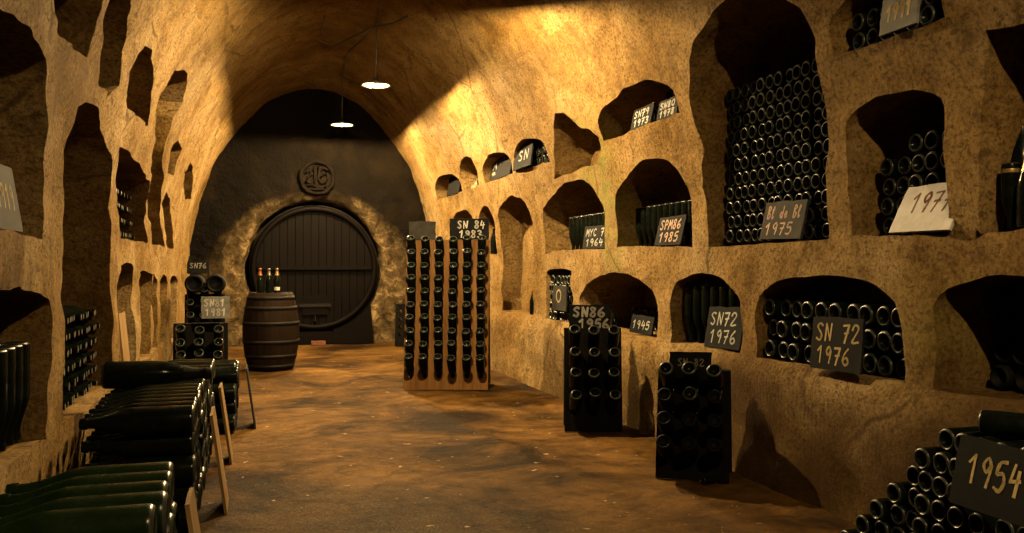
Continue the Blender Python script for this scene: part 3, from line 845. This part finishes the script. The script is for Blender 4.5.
niche_slate('r', 705, 740, 361, 320, ROW3, 'dark slate reading SN72 1976 beside the upright bottles above the single small rack', two('SN72', '1976'), lean=.18, stroke=.014, off=.02, roll=-.03)
s_ = n['s']
lying_stack(1, X_of('s') + .035, s_['tr'] + .02, s_['tl'] - .02, ROW3, ROW3 + .4, 'dark bottle lying base outward in the wide bottom niche behind the large SN 72 slate', G + 'in the wide bottom niche', rows=3, pitch=.118, scale=1.2, jit=.02)
niche_slate('s', 811, 861, 381, 328, ROW3, 'large dark slate reading SN 72 1976 before the wide bottom row bottle stack', [('SN 72', .1, .55, .32, .175), ('1976', .14, .13, .3, .17)], mat=M['slate'], mark=M['yellowmark'], lean=.10, roll=-.02, stroke=.014, off=-.055)
tt = n['t']
lying_stack(1, 3.06, tt['tr'] + .1, tt['tl'] - .05, ROW3, ROW3 + .44, 'dark bottle lying in the shadow of the wide niche at the right edge', 'bottles in the shadowed niche at the right edge', me=BK, scale=1.2, pitch=.108)
# ------------------------------------------------------------------ hanging lamps
def lamp(label, X, Y, Z, ztop, bulb='bulb'):
    L = thing('hanging_lamp', label, 'lamp', (X, Y, Z), group=None)
    bm = bmesh.new()
    lathe(bm, [(.0, .072), (.03, .070), (.045, .060), (.14, .034), (.17, .022), (.172, .015), (.14, .026), (.05, .046), (.024, .048)], 32); obj('lamp_shade', bm, M['enamel'], L)
    bm = bmesh.new(); lathe(bm, [(0, .010), (.012, .012), (.020, .020), (.022, .028), (.018, .035), (.011, .039), (0, .040)], 20); obj('bulb', bm, M[bulb], L)
    bm = bmesh.new(); lathe(bm, [(0, .125), (.012, .122), (.020, .11), (.022, .070), (.020, .03), (.013, .0395), (.0, .0395)], 16); obj('lamp_socket', bm, M['iron'], L)
    bm = bmesh.new(); tube(bm, [(0, 0, .12), (.004, .0, (ztop - Z) * .5), (0, 0, ztop - Z)], .006, 6); obj('cord', bm, M['cable'], L)
    return L
LX = 1.42
def zceil(X):
    for (u0, z0), (u1, z1) in zip(DENSE[::-1], DENSE[::-1][1:]):
        if u0 <= abs(X - X0) <= u1: return z0 + (z1 - z0) * (abs(X - X0) - u0) / max(u1 - u0, 1e-9)
    return 4.0
for X, Y, Z, lab in ((1.35, .3, 3.25, 'hanging lamp with flat enamel shade high above the viewpoint'),
                     (1.277, 6.53, 3.25, 'nearest hanging lamp, its lit bulb at the top edge of the view'),
                     (1.352, 9.96, 3.25, 'middle lit lamp with flat shade hanging from the vault'),
                     (1.259, 12.87, 3.25, 'farthest lit lamp hanging low before the dark end wall')):
    Lm = lamp(lab, X, Y, Z, zceil(X) + .0, 'weak_bulb' if Y < 1 else 'bulb')
    if 6 < Y < 7: Lm.rotation_euler = (math.radians(13), 0, 0)     # hangs askew
# ------------------------------------------------------------------ electric cables looped along the vault
def cable(label, pts):
    P = []
    for (x0, y0), (x1, y1) in zip(pts, pts[1:]):
        for k in range(6):
            P.append((x0 + (x1 - x0) * k / 6, y0 + (y1 - y0) * k / 6))
    P.append(pts[-1])
    W = []
    for x, y in P:
        u = x - X0
        z = zceil(x)
        W.append(Vector((x, y, z - .05 - .008 * math.sin(y * 3))))
    bm = bmesh.new(); tube(bm, W, .008, 6)
    return tag(obj('electric_cable', bm, M['cable']), label, 'cable')
cable('black cable running across the vault to the middle lamp from the left', [(.78, 9.9), (.80, 10.9), (1.0, 11.25), (1.2, 10.6), (1.352, 9.96)])
cable('black cable running down the vault from the near lamp to the middle one', [(1.277, 6.53), (1.2, 8.0), (1.3, 9.1), (1.352, 9.96)])
cable('black cable branching right of the middle lamp on the vault', [(1.56, 9.1), (1.48, 9.6), (1.352, 9.96)])
cable('black cable running from the middle lamp to the farthest one', [(1.352, 9.96), (1.2, 11.4), (1.259, 12.87)])

# ------------------------------------------------------------------ riddling racks
def rack(label, fl, fr, w, height, cols, rows, lean, wood_, bottle_label=None, bgroup=None, occ=None, top_gap=.06, bottom_gap=.12, tilt=45, scale=1.0, me=BM, side_gap=None, back=True):
    """A-frame riddling rack; fl, fr: bottom front corners (X, Y); boards carry rows x cols holes"""
    fl, fr = Vector((*fl, 0)), Vector((*fr, 0))
    d = (fr - fl); yaw = math.atan2(d.y, d.x); mid = (fl + fr) / 2
    R = thing('riddling_rack', label, 'wine rack', mid, (0, 0, yaw))
    H = height / math.cos(lean)
    th = .035
    pz = (H - top_gap - bottom_gap) / rows; px = w / cols
    def board(holes):
        bm = bmesh.new()
        N_ = 16
        def sq(k):
            a = 2 * PI * k / N_ + PI / 4
            cx, cy = math.cos(a), math.sin(a); m_ = max(abs(cx), abs(cy)); return cx / m_, cy / m_, cx, cy
        for yy in (-th / 2, th / 2):
            for r in range(rows):
                for c in range(cols):
                    x = (c - (cols - 1) / 2) * px; z = bottom_gap + pz * (r + .5)
                    O, I = [], []
                    for k in range(N_):
                        a, b, cx, cy = sq(k)
                        O.append(bm.verts.new((x + a * px / 2, yy, z + b * pz / 2))); I.append(bm.verts.new((x + cx * .026 * scale, yy, z + cy * .030 * scale)))
                    for k in range(N_):
                        k2 = (k + 1) % N_
                        bm.faces.new((O[k], O[k2], I[k2], I[k]))
            for za, zb in ((0, bottom_gap), (H - top_gap, H)):
                bm.faces.new([bm.verts.new((x, yy, z)) for x, z in ((-w / 2, za), (w / 2, za), (w / 2, zb), (-w / 2, zb))])
        # hole linings and rim
        for r in range(rows):
            for c in range(cols):
                x = (c - (cols - 1) / 2) * px; z = bottom_gap + pz * (r + .5)
                ring = [[bm.verts.new((x + math.cos(2 * PI * k / N_ + PI / 4) * .026 * scale, yy, z + math.sin(2 * PI * k / N_ + PI / 4) * .030 * scale)) for k in range(N_)] for yy in (-th / 2, th / 2)]
                for k in range(N_): bm.faces.new((ring[0][k], ring[0][(k + 1) % N_], ring[1][(k + 1) % N_], ring[1][k]))
        for (xa, za), (xb, zb) in (((-w / 2, 0), (w / 2, 0)), ((w / 2, 0), (w / 2, H)), ((w / 2, H), (-w / 2, H)), ((-w / 2, H), (-w / 2, 0))):
            bm.faces.new([bm.verts.new(p) for p in ((xa, -th / 2, za), (xb, -th / 2, zb), (xb, th / 2, zb), (xa, th / 2, za))])
        bmesh.ops.remove_doubles(bm, verts=bm.verts, dist=1e-4)
        bmesh.ops.recalc_face_normals(bm, faces=bm.faces)
        return bm
    fb = obj('front_board', board(True), wood_, R); fb.rotation_euler = (-lean, 0, 0); fb.location = (0, .02, .0)
    base_d = 2 * math.tan(lean) * height + .06
    if back:
        bb = obj('back_board', board(True), wood_, R); bb.rotation_euler = (lean, 0, 0); bb.location = (0, base_d, 0)
    for s in (-1, 1):
        bm = bmesh.new(); box(bm, (s * (w / 2 - .06), base_d / 2 + .01, height - .01), (.03, .12, .02), .003); obj('hinge', bm, M['iron'], R)
        bm = bmesh.new(); box(bm, (s * (w / 2 - .02), base_d / 2 + .01, height * .22), (.025, base_d * .72, .03), .004); obj('brace', bm, wood_, R)
    # bottles
    Mw = Matrix.Translation(mid) @ Matrix.Rotation(yaw, 4, 'Z')
    up = Vector((0, math.sin(lean), math.cos(lean)))
    out = []
    tr = math.radians(tilt)
    for r in range(rows):
        for c in range(cols):
            if occ and not occ(r, c): continue
            x = (c - (cols - 1) / 2) * px; s = bottom_gap + pz * (r + .5)
            hole = Vector((x, .02, 0)) + up * s
            t2 = tr + math.radians(random.uniform(-3, 3)); sw = random.uniform(-.03, .03)
            axis_out = Vector((sw, -math.cos(t2), math.sin(t2)))
            b = hole + axis_out * .262 * scale
            out.append(put(me, Mw @ b, (Mw.to_3x3() @ -axis_out), bottle_label, bgroup, scale))
    return R, Mw, base_d
# the big rack
R1, Mw1, bd1 = rack('large oak riddling rack holding six columns of ten bottles', (1.455, 8.72), (2.26, 8.46), .845, 1.50, 6, 10, .15, M['rackwood'],
     'dark champagne bottle stuck neck first into the large riddling rack', G + 'in the large riddling rack', tilt=52, top_gap=.125, bottom_gap=.075)
yaw1 = math.atan2(8.46 - 8.72, 2.26 - 1.455)
def on_rack(Mw, x, y, z): return Mw @ Vector((x, y, z))
slate('wide dark slate reading SN 84 1983 on top of the large riddling rack', on_rack(Mw1, .22, bd1 / 2 - .03, 1.505), .40, .215, yaw1, .08, [('SN 84', .2, .54, .34, .145), ('1983', .25, .1, .32, .15), ('..', .8, .1, .3, .08)], stroke=.017, read='chalk writing reading SN 84 1983')
slate('blank dusty slate on the left of the large riddling rack top', on_rack(Mw1, -.26, bd1 / 2 - .03, 1.505), .27, .185, yaw1, .08, [], mat=M['midslate'])
# rack SN86
fl2, fr2 = (2.23, 6.17), (2.655, 6.03)
R2, Mw2, bd2 = rack('narrow black riddling rack marked SN86 standing against the right wall', fl2, fr2, .43, .76, 3, 4, .16, M['blackwood'],
     'dark bottle stuck neck first into the narrow black SN86 rack', G + 'in the SN86 rack', tilt=42, top_gap=.09, bottom_gap=.06)
yaw2 = math.atan2(fr2[1] - fl2[1], fr2[0] - fl2[0])
slate('dark slate reading SN86 1956 on top of the narrow black rack', on_rack(Mw2, -.02, bd2 / 2 - .02, .74), .31, .20, yaw2, .1, [('SN86', .1, .55, .34, .2), ('1956', .24, .1, .34, .19)], stroke=.02)
put(BM, on_rack(Mw2, .17, bd2 / 2 + .02, .755), (0, .2, 1), 'small dark bottle standing upright on top of the narrow SN86 rack', None, .45)
# rack with large bottles
fl3, fr3 = (2.25, 4.66), (2.595, 4.43)
R3, Mw3, bd3 = rack('small black riddling rack turned toward the aisle, below the SN72 slate', fl3, fr3, .415, .62, 3, 4, .2, M['blackwood'],
     'bottle with a glinting base ring in the top of the small black rack', G + 'in the small nearly empty rack', tilt=36, scale=1.0, occ=lambda r, c: r == 3 or (r == 2 and c == 1), top_gap=.05, bottom_gap=.06)
up3 = Vector((0, math.sin(.2), math.cos(.2))); H3 = .62 / math.cos(.2); pz3 = (H3 - .11) / 4; px3 = .415 / 3
for r in range(3):
    for c in range(3):
        if r == 2 and c == 1: continue
        ax = Vector((0, -math.cos(math.radians(30)), math.sin(math.radians(30))))
        put(BK, Mw3 @ (Vector(((c - 1) * px3, .02, 0)) + up3 * (.06 + pz3 * (r + .5)) + ax * .262), Mw3.to_3x3() @ -ax, 'bottle darkened as if in shade in the lower holes of the small black rack', G + 'in the lower holes of the small black rack')
yaw3 = math.atan2(fr3[1] - fl3[1], fr3[0] - fl3[0])
slate('dark slate with rubbed out writing on top of the small nearly empty rack', on_rack(Mw3, -.02, bd3 / 2 - .02, .61), .24, .115, yaw3, .1, [('SN 82', .2, .3, .36, .13)], mark=M['dimchalk'], stroke=.008)
# bottle end lying at its foot
put(BM, on_rack(Mw3, .07, -.06, .022), (1, .05, .04), 'small bottle lying on the floor at the foot of the small black rack', None, .42)
# far racks on the left
fl4, fr4 = (-.66, 8.2), (-.20, 8.2)
R4, Mw4, bd4 = rack('low dark riddling rack on the left marked SN 81', fl4, fr4, .46, .72, 3, 5, .17, M['blackwood'],
     'dark bottle stuck neck first into the low left rack marked SN 81', G + 'in the low left rack', tilt=38, top_gap=.14, bottom_gap=.05)
slate('grey slate reading SN 81 1981 on top of the low left rack', on_rack(Mw4, .13, bd4 / 2 - .12, .77), .24, .195, 0, .1, two('SN81', '1981'), mat=M['greyslate'], stroke=.015)
fl5, fr5 = (-.70, 10.2), (-.28, 10.2)
R5, Mw5, bd5 = rack('tall dark riddling rack behind the low left rack', fl5, fr5, .42, .92, 3, 6, .15, M['blackwood'],
     'dark bottle stuck neck first into the tall rack behind the low left rack', G + 'in the tall left rack', tilt=40, top_gap=.02, bottom_gap=.05)
for dx, lab in ((-.1, 'left one of two huge dark bottles lying on the tall left rack'), (.12, 'right one of two huge dark bottles lying on the tall left rack')):
    put(BK, on_rack(Mw5, dx, -.1, .94 + .105), (0, 1, -.02), lab, None, 2.35)
slate('small dark slate reading SN 76 leaning on the huge bottles of the tall left rack', on_rack(Mw5, -.06, -.0, 1.16), .22, .13, 0, .25, [('SN76', .1, .4, .42, .2)], mark=M['dimchalk'], stroke=.012)
put(BM, on_rack(Mw5, -.16, .1, 1.15), (0, 0, 1), 'dark bottle standing on the huge bottles of the tall left rack', None, .6)
fl6, fr6 = (2.12, 13.5), (2.55, 13.36)
R6, Mw6, bd6 = rack('small dark riddling rack by the end wall, half hidden behind the large rack', fl6, fr6, .45, .65, 3, 4, .15, M['blackwood'], 'bottle in the half hidden rack by the end wall', G + 'in the half hidden rack', tilt=45, occ=lambda r, c: False)

# ------------------------------------------------------------------ floor stacks
# right foreground stack, bases toward the aisle
XS = 2.48
def stairs(r, k, t, z):
    return t < 3.02 - .088 * 1.05 * r + .0 and z < .56
lying_stack(1, XS, 1.5, 3.28, 0.0, .6, 'dark bottle lying base outward in the stepped floor stack at lower right', G + 'in the stepped right floor stack', pitch=.0885, rows=7, keep=lambda r, k, t, z: t < 3.30 - .092 * r, hexp=False, jit=.03)
put(BM, (2.52, 2.56, .672), (.55, -.83, 0), 'dark bottle lying lengthwise on top of the stepped stack at lower right', None, 1.0)
# slate 1954: foot of the board on the floor before the stack
pA = at_x(950, 502, 2.30); pB = at_x(1066, 540, 2.30)
slate('big worn slate reading 1954 leaning on the stepped stack at lower right', (2.30, (pA.y + pB.y) / 2, pA.z - .0), abs(pA.y - pB.y), .235, YR, .22, [('1954', .13, .36, .40, .125)], mat=M['slate'], mark=M['yellowmark'], stroke=.014, roll=-.0)

# left floor stacks of large bottles, bases toward the aisle
def left_stack(Xf, t0, t1, rows, pitch, scale, label, group, me, keep=None, hexp=True):
    return lying_stack(-1, Xf, t0, t1, 0.0, 2.0, label, group, me=me, pitch=pitch, scale=scale, rows=rows, hexp=hexp, keep=keep, jit=.012)
left_stack(-.235, 2.46, 3.13, 5, .1325, 1.5, 'large green bottle lying in the nearest low stack at lower left', 'large bottles in the nearest left stack', BG)
left_stack(-.25, 4.2, 6.5, 5, .1325, 1.5, 'large dark bottle lying in the long left stack behind the nearest one', 'large bottles in the long left stack', BM)
left_stack(-.10, 6.75, 7.6, 4, .1325, 1.5, 'large dark bottle lying in the last left stack before the low rack', 'large bottles in the last left stack', BM)
bt = put(BM, (-.78, 5.25, .635), (1, .05, -.02), 'large dark bottle lying neck outward on top of the long left stack', None, 1.75)
obj('foil', foil_bm(z0=.235), M['slate'], bt)
bt = put(BG, (-.70, 4.36, .55), (1, .0, .0), 'large bottle lying neck outward low on the front end of the long left stack', None, 1.5) if False else None
# boards leaned on the stack fronts, seen nearly edge on
for (y, h, w, lab, mt) in ((3.0, .50, .22, 'worn board leaning on the nearest left stack, seen nearly edge on', 'woodboard'), (4.75, .50, .30, 'tall pale board leaning on the front of the long left stack', 'woodboard'),
                           (5.9, .48, .3, 'second board leaning on the far half of the long left stack', 'woodboard'), (7.1, .46, .3, 'dim board leaning on the last left stack', 'midslate')):
    X = {3.0: -.12, 4.75: -.12, 5.9: -.12, 7.1: .03}[y]
    slate(lab, (X, y, .0), w, h, YL, .14, [], mat=M[mt], name='leaning_board')
# ------------------------------------------------------------------ left niches
lc = LN['Lc']
lying_stack(-1, X0 - 1.86 - .05, lc['t0'] + .04, lc['t1'] - .04, LEDL, LEDL + .56, 'dark bottle lying neck outward in the tall left niche stack', G + 'in the tall left niche', rows=6, pitch=.0885, neck_out=True)
put(BM, (X0 - 1.86 - .10, lc['t0'] + .10, LEDL + .012 + .0885 * 6), (0, 0, 1), 'bottle standing at the near end on top of the tall left niche stack', None, .45)
lb = LN['Lb']
standing_row(-1, X0 - 1.86 - .06, [lb['t1'] - .10 - .125 * k for k in range(7)], LEDL, 'large dark bottle standing neck down in the lowest left niche', 'bottles in the lowest left niche', scale=1.35, rowsdeep=1)
la = LN['La']
for k in range(3): put(BM, (X0 - 1.86 - .10, la['t1'] - .20 - .15 * k, ZLA + .06 + .0), (-1, 0, 0), 'large dark bottle lying behind the 1919 slate in the upper left niche', 'bottles behind the 1919 slate', 1.35)
put(BM, (X0 - 1.86 - .09, la['t1'] - .20, ZLA + .012 + .118 + .07), (-1, 0, 0), 'large dark bottle lying on top of the others above the 1919 slate', None, 1.35)
put(BM, (X0 - 1.86 - .10, la['t1'] - .35, ZLA + .012 + .118 + .07), (-1, 0, 0), 'second large dark bottle on top, left of the one above the 1919 slate', None, 1.35)
pS = at_x(14, 236, -.83); pE = at_x(27, 236, -.83); 
slate('grey worn slate reading 1919 in the upper left niche', (-.85, pE.y - .17, ZLA + .012), .34, .245, YL, .16, [('1919', .14, .34, .36, .18)], mat=M['midslate'], mark=M['yellowmark'], stroke=.014)
lf = LN['Lf']
lying_stack(-1, X0 - 1.86 - .07, hit(117, 240)[0] + .06, lf['t1'] - .05, 1.43, 1.8, 'dark bottle lying in the broken left niche above the low arches', G + 'in the broken left niche', neck_out=True, keep=lambda r, k, t, z: random.random() < .85, rows=4, pitch=.105)
le = LN['Li']
for k in range(7): put(BM, (X0 - 1.86 - .12, le['t0'] + .08 + .092 * k, LEDL + .012), (0, 0, 1), 'dark bottle standing in the first low left arch', 'bottles in the first low left arch')
lying_stack(-1, X0 - 1.86 - .05, le['t0'] + .05, le['t0'] + .7, LEDL + .34, 1.3, 'dark bottle lying above the standing ones in the first low left arch', G + 'upper in the first low left arch', neck_out=True, rows=4) if False else None
slate('pale board leaning in the first low left arch', (-.90, le['t1'] - .30, LEDL + .012), .34, .42, YL, .1, [], mat=M['woodboard'], name='leaning_board')

# ------------------------------------------------------------------ the great cask
K = thing('giant_cask', 'giant dark oak cask filling the round recess in the end wall', 'cask', (CX, TEND + .08, 0))
RY = Matrix.Translation((0, 0, CZ)) @ Matrix.Rotation(-PI / 2, 4, 'X')    # lathe axis along +Y
bm = bmesh.new(); lathe(bm, [(CR - .085, .10), (CR - .075, 0.0), (CR - .01, 0.0), (CR, .03), (CR + .02, .3), (CR + .025, .55), (0, .56)], 96, RY); obj('staves', bm, M['caskdark'], K)
for (r_, y0) in ((CR + .012, .10), (CR + .022, .34)):
    bm = bmesh.new(); lathe(bm, [(r_, y0), (r_ + .012, y0), (r_ + .014, y0 + .06), (r_, y0 + .06)], 96, RY); obj('hoop', bm, M['iron'], K)
# head of vertical planks
bm = bmesh.new()
nb = 15; Rh = CR - .078
for k in range(nb):
    xa = -Rh + 2 * Rh * k / nb + .004; xb = -Rh + 2 * Rh * (k + 1) / nb - .004
    dy = .085 + random.uniform(-.006, .006)
    xsn = [xa + (xb - xa) * j / 4 for j in range(5)]
    top = [(x, math.sqrt(max(Rh * Rh - x * x, 0))) for x in xsn]
    fv = [bm.verts.new((x, dy, CZ + z)) for x, z in top] + [bm.verts.new((x, dy, CZ - z)) for x, z in top[::-1]]
    bvv = [bm.verts.new((v.co.x, dy + .05, v.co.z)) for v in fv]
    bm.faces.new(fv); bm.faces.new(bvv[::-1])
    for i in range(len(fv)): bm.faces.new((fv[i], bvv[i], bvv[(i + 1) % len(fv)], fv[(i + 1) % len(fv)]))
bmesh.ops.remove_doubles(bm, verts=bm.verts, dist=1e-5)
bmesh.ops.recalc_face_normals(bm, faces=bm.faces)
obj('head', bm, M['caskwood'], K, angle=20)
bm = bmesh.new(); box(bm, (0, .05, CZ), (2 * Rh * .985, .07, .07), .012); obj('crossbar', bm, M['caskdark'], K)
bm = bmesh.new()
for s in (-1, 1): box(bm, (s * .3, .04, CZ - .42), (.03, .03, .6), .006)
bm.free()
# man-hole door low in the head
bm = bmesh.new(); box(bm, (0, .065, CZ - .60), (.42, .045, .34), .02); dr = obj('door', bm, M['caskdark'], K)
bm = bmesh.new(); box(bm, (0, .035, CZ - .60), (.5, .03, .06), .01); obj('door_bar', bm, M['iron'], dr)
bm = bmesh.new(); lathe(bm, [(0, .0), (.016, .0), (.02, .04), (.02, .10), (0, .10)], 14, Matrix.Translation((0, .0, CZ - .84)) @ Matrix.Rotation(-PI / 2, 4, 'X')); tube(bm, [(0, .03, CZ - .84), (0, .02, CZ - .77)], .008, 8); obj('tap', bm, M['iron'], K)
for s in (-1, 1):
    bm = bmesh.new()
    prof = []
    for k in range(9):
        x = .27 + .58 * k / 8
        prof.append((x, CZ - math.sqrt((CR + .03) ** 2 - x * x) - .005))
    vs = [(s * .26, 0), (s * .90, 0)] + [(s * x, max(z, .03)) for x, z in prof[::-1]]
    fv = [bm.verts.new((x, -.24, z)) for x, z in vs]; bv = [bm.verts.new((x, .22, z)) for x, z in vs]
    bm.faces.new(fv); bm.faces.new(bv[::-1])
    for i in range(len(fv)): bm.faces.new((fv[i], bv[i], bv[(i + 1) % len(fv)], fv[(i + 1) % len(fv)]))
    bmesh.ops.recalc_face_normals(bm, faces=bm.faces)
    obj('cradle_block', bm, M['caskdark'], K)
bm = bmesh.new(); box(bm, (0.05, -.16, .10), (1.70, .12, .20), .012); obj('cradle_beam', bm, M['caskdark'], K)
bm = bmesh.new(); box(bm, (0, 0, .035), (.22, .11, .07), .008)
tag(obj('brick', bm, M['brick']), 'red brick lying on the floor under the front of the giant cask', 'brick').location = (CX + .02, TEND - .30, 0)

# carved roundel over the cask
pm = at_y(317, 178, TEND)
MD = thing('carved_roundel', 'round carved stone emblem set in the dark wall above the cask', 'emblem', (pm.x, TEND - .02, pm.z))
RYm = Matrix.Rotation(PI / 2, 4, 'X')
bm = bmesh.new(); lathe(bm, [(0, -.06), (.22, -.06), (.225, .02), (.245, .06), (.265, .06), (.285, .03), (.285, -.06)], 40, RYm)
for v in bm.verts: v.co += noise.noise_vector(v.co * 14) * .022
M['relief'] = simple('carved_relief_stone', (0.009, 0.006, 0.004), .85, 0, .03, .4, 14, .5)
obj('rim', bm, M['relief'], MD)
bm = bmesh.new()
for pl in ([(-.03, .17), (-.04, -.12)], [(.03, .17), (.02, -.02), (.05, -.09), (.12, -.08), (.16, .0), (.15, .09)], [(-.17, .08), (-.12, .12), (-.08, .06), (-.14, 0), (-.17, -.06), (-.11, -.09), (-.07, -.04)],
           [(.07, .13), (.12, .16), (.16, .12)], [(-.15, -.13), (-.08, -.12), (0, -.15), (.09, -.14), (.15, -.12)], [(-.1, -.18), (-.03, -.19), (.1, -.17)], [(.07, .02), (.09, .09), (.12, .05)]):
    tube(bm, [(x, -.035 + .01 * (i % 2), z) for i, (x, z) in enumerate(pl)], [.019] * len(pl), 8)
for v in bm.verts: v.co += noise.noise_vector(v.co * 18) * .014
obj('relief', bm, M['relief'], MD)

# ------------------------------------------------------------------ barrel with three bottles
pb = at_z(271, 369, 0)
BR = thing('wine_barrel', 'upright brown oak barrel standing at the left of the giant cask', 'barrel', (pb.x, pb.y, 0))
HB = .92
def br(z):
    f = (z / HB - .5) * 2
    return .255 + .075 * (1 - f * f)
bm = bmesh.new()
prof = [(0, .03), (br(0) - .03, .03), (br(0) - .028, 0), (br(0), 0)] + [(br(HB * k / 16), HB * k / 16) for k in range(1, 17)] + [(br(HB) - .028, HB), (br(HB) - .03, HB - .035)]
seg = 26
rings = lathe(bm, prof, seg * 3)
for ring in rings:
    if len(ring) > 1:
        for k in range(0, len(ring), 3): 
            ring[k].co.x *= .992; ring[k].co.y *= .992
obj('staves', bm, M['barrelwood'], BR, angle=25)
bm = bmesh.new(); lathe(bm, [(0, HB - .03), (br(HB) - .028, HB - .03), (br(HB) - .028, HB - .05), (0, HB - .05)], 48); obj('barrel_head', bm, M['barrelwood'], BR)
for z in (.05, .17, .34, .56, .74, .86):
    bm = bmesh.new(); lathe(bm, [(br(z - .02) + .001, z - .02), (br(z - .02) + .006, z - .02), (br(z + .02) + .006, z + .02), (br(z + .02) + .001, z + .02), (br(z - .02) + .001, z - .02)], 48); obj('hoop', bm, M['iron'], BR)
for px, mt, lab in ((260, 'redfoil', 'left bottle on the barrel with an orange foil neck'), (269, 'cap', 'middle one of the three bottles standing on the barrel'), (277, 'foil', 'right bottle on the barrel with a small pale label')):
    d = ray(px, 290); Y = pb.y - .02
    b = put(BM, (d.x / d.y * Y, Y, HB - .028), (0, 0, 1), lab, None, .98)
    obj('foil', foil_bm(), M[mt], b)
    if px == 277:
        nb = bmesh.new()
        segs = []
        for zz in (.055, .095):
            segs.append([nb.verts.new((.0442 * math.cos(a), .0442 * math.sin(a), zz)) for a in [2 * PI * k / 40 for k in range(12)]])
        for k in range(11): nb.faces.new((segs[0][k], segs[0][k + 1], segs[1][k + 1], segs[1][k]))
        obj('paper_label', nb, M['white'], b); b.rotation_mode = 'XYZ'; b.rotation_euler = (0, 0, -PI / 2 - .9)

# ------------------------------------------------------------------ leave out bottles nobody can see
bpy.context.view_layer.update()
dg = bpy.context.evaluated_depsgraph_get()
probe = [(r * math.cos(a), r * math.sin(a), z) for r, z in bottle_profile() if r > .012 for a in [2 * PI * k / 8 for k in range(6)]][::2]
score = {}
for o in ALLB:
    mw = o.matrix_world; cnt = 0; main = 0
    for dx in (0, -.45, .45):
        org = CAM + Vector((dx * cT, -dx * sT, 0))
        for p in probe:
            wp = mw @ Vector(p); d = wp - org; q = wp - CAM
            dep = q.x * sT + q.y * cT; lat = q.x * cT - q.y * sT
            if dep <= .1 or abs(lat) > dep * (512 / F) * 1.04 + .1 or abs(q.z) > dep * (266.5 / F) * 1.04 + .1: continue
            L = d.length
            okh, loc, nr, ix, ho, mt = SC.ray_cast(dg, org, d / L, distance=L - .004)
            if okh and ho.name == o.name: okh = (loc - wp).length > .25 * o.scale[0] and False
            if not okh: cnt += 1; main += dx == 0
    dist = (mw.translation - CAM).length
    score[o.name] = (cnt, main * (o.scale[0] / dist) ** 2)
gone = [o for o in ALLB if score[o.name][0] == 0]
for o in gone: score.pop(o.name, None)
print('UNSEEN', len(gone), 'OF', len(ALLB))
live = [o for o in ALLB if o.name in score]
kinds = {}
for o in live: kinds.setdefault(o.name.split('.')[0], []).append(o)
print({k: len(v) for k, v in kinds.items()})
def drop(o):
    for c in list(o.children): bpy.data.objects.remove(c)
    bpy.data.objects.remove(o)
# past three hundred of a kind: whole groups, the smallest in view first, become one mass
cb = kinds.get('champagne_bottle', [])
grp = {}
for o in cb:
    if o.get('group'): grp.setdefault(o['group'], []).append(o)
order = sorted(grp, key=lambda g: -sum(score[o.name][1] for o in grp[g]) / len(grp[g]))
kept = sum(1 for o in cb if not o.get('group')); mass = []
for gname in order:
    if kept + len(grp[gname]) <= 325: kept += len(grp[gname]); print('keep', gname, len(grp[gname]))
    else: mass += grp[gname]; print('mass', gname, len(grp[gname]))
if mass:
    bm = bmesh.new()
    for o in mass:
        n0 = len(bm.verts); bm.from_mesh(o.data); bm.verts.ensure_lookup_table()
        mw = o.matrix_world.copy()
        for v in bm.verts[n0:]: v.co = mw @ v.co
    me = bpy.data.meshes.new('bottle_mass'); bm.to_mesh(me); bm.free()
    for mm in BM.materials: me.materials.append(mm)
    o = bpy.data.objects.new('stacked_bottles', me); C.objects.link(o)
    tag(o, 'dark bottles stacked in the shadowed left niches and the smallest right niches', 'bottles'); o['kind'] = 'stuff'
    for o in mass: drop(o)
for o in gone: drop(o)

# ------------------------------------------------------------------ camera, world, exposure
cam = bpy.data.cameras.new('camera'); co = bpy.data.objects.new('camera', cam); C.objects.link(co)
cam.sensor_width = 36; cam.lens = F / 1024 * 36; cam.clip_start = 0.05; cam.clip_end = 100
co.location = CAM; co.rotation_euler = (PI / 2, 0, -TH)
SC.camera = co
w = bpy.data.worlds.new('World'); SC.world = w; w.use_nodes = True
w.node_tree.nodes['Background'].inputs[0].default_value = (0.004, 0.003, 0.002, 1); w.node_tree.nodes['Background'].inputs[1].default_value = 1
SC.view_settings.view_transform = 'Standard'; SC.view_settings.look = 'None'; SC.view_settings.gamma = 1; SC.view_settings.use_curve_mapping = False
SC.view_settings.exposure = 0.0
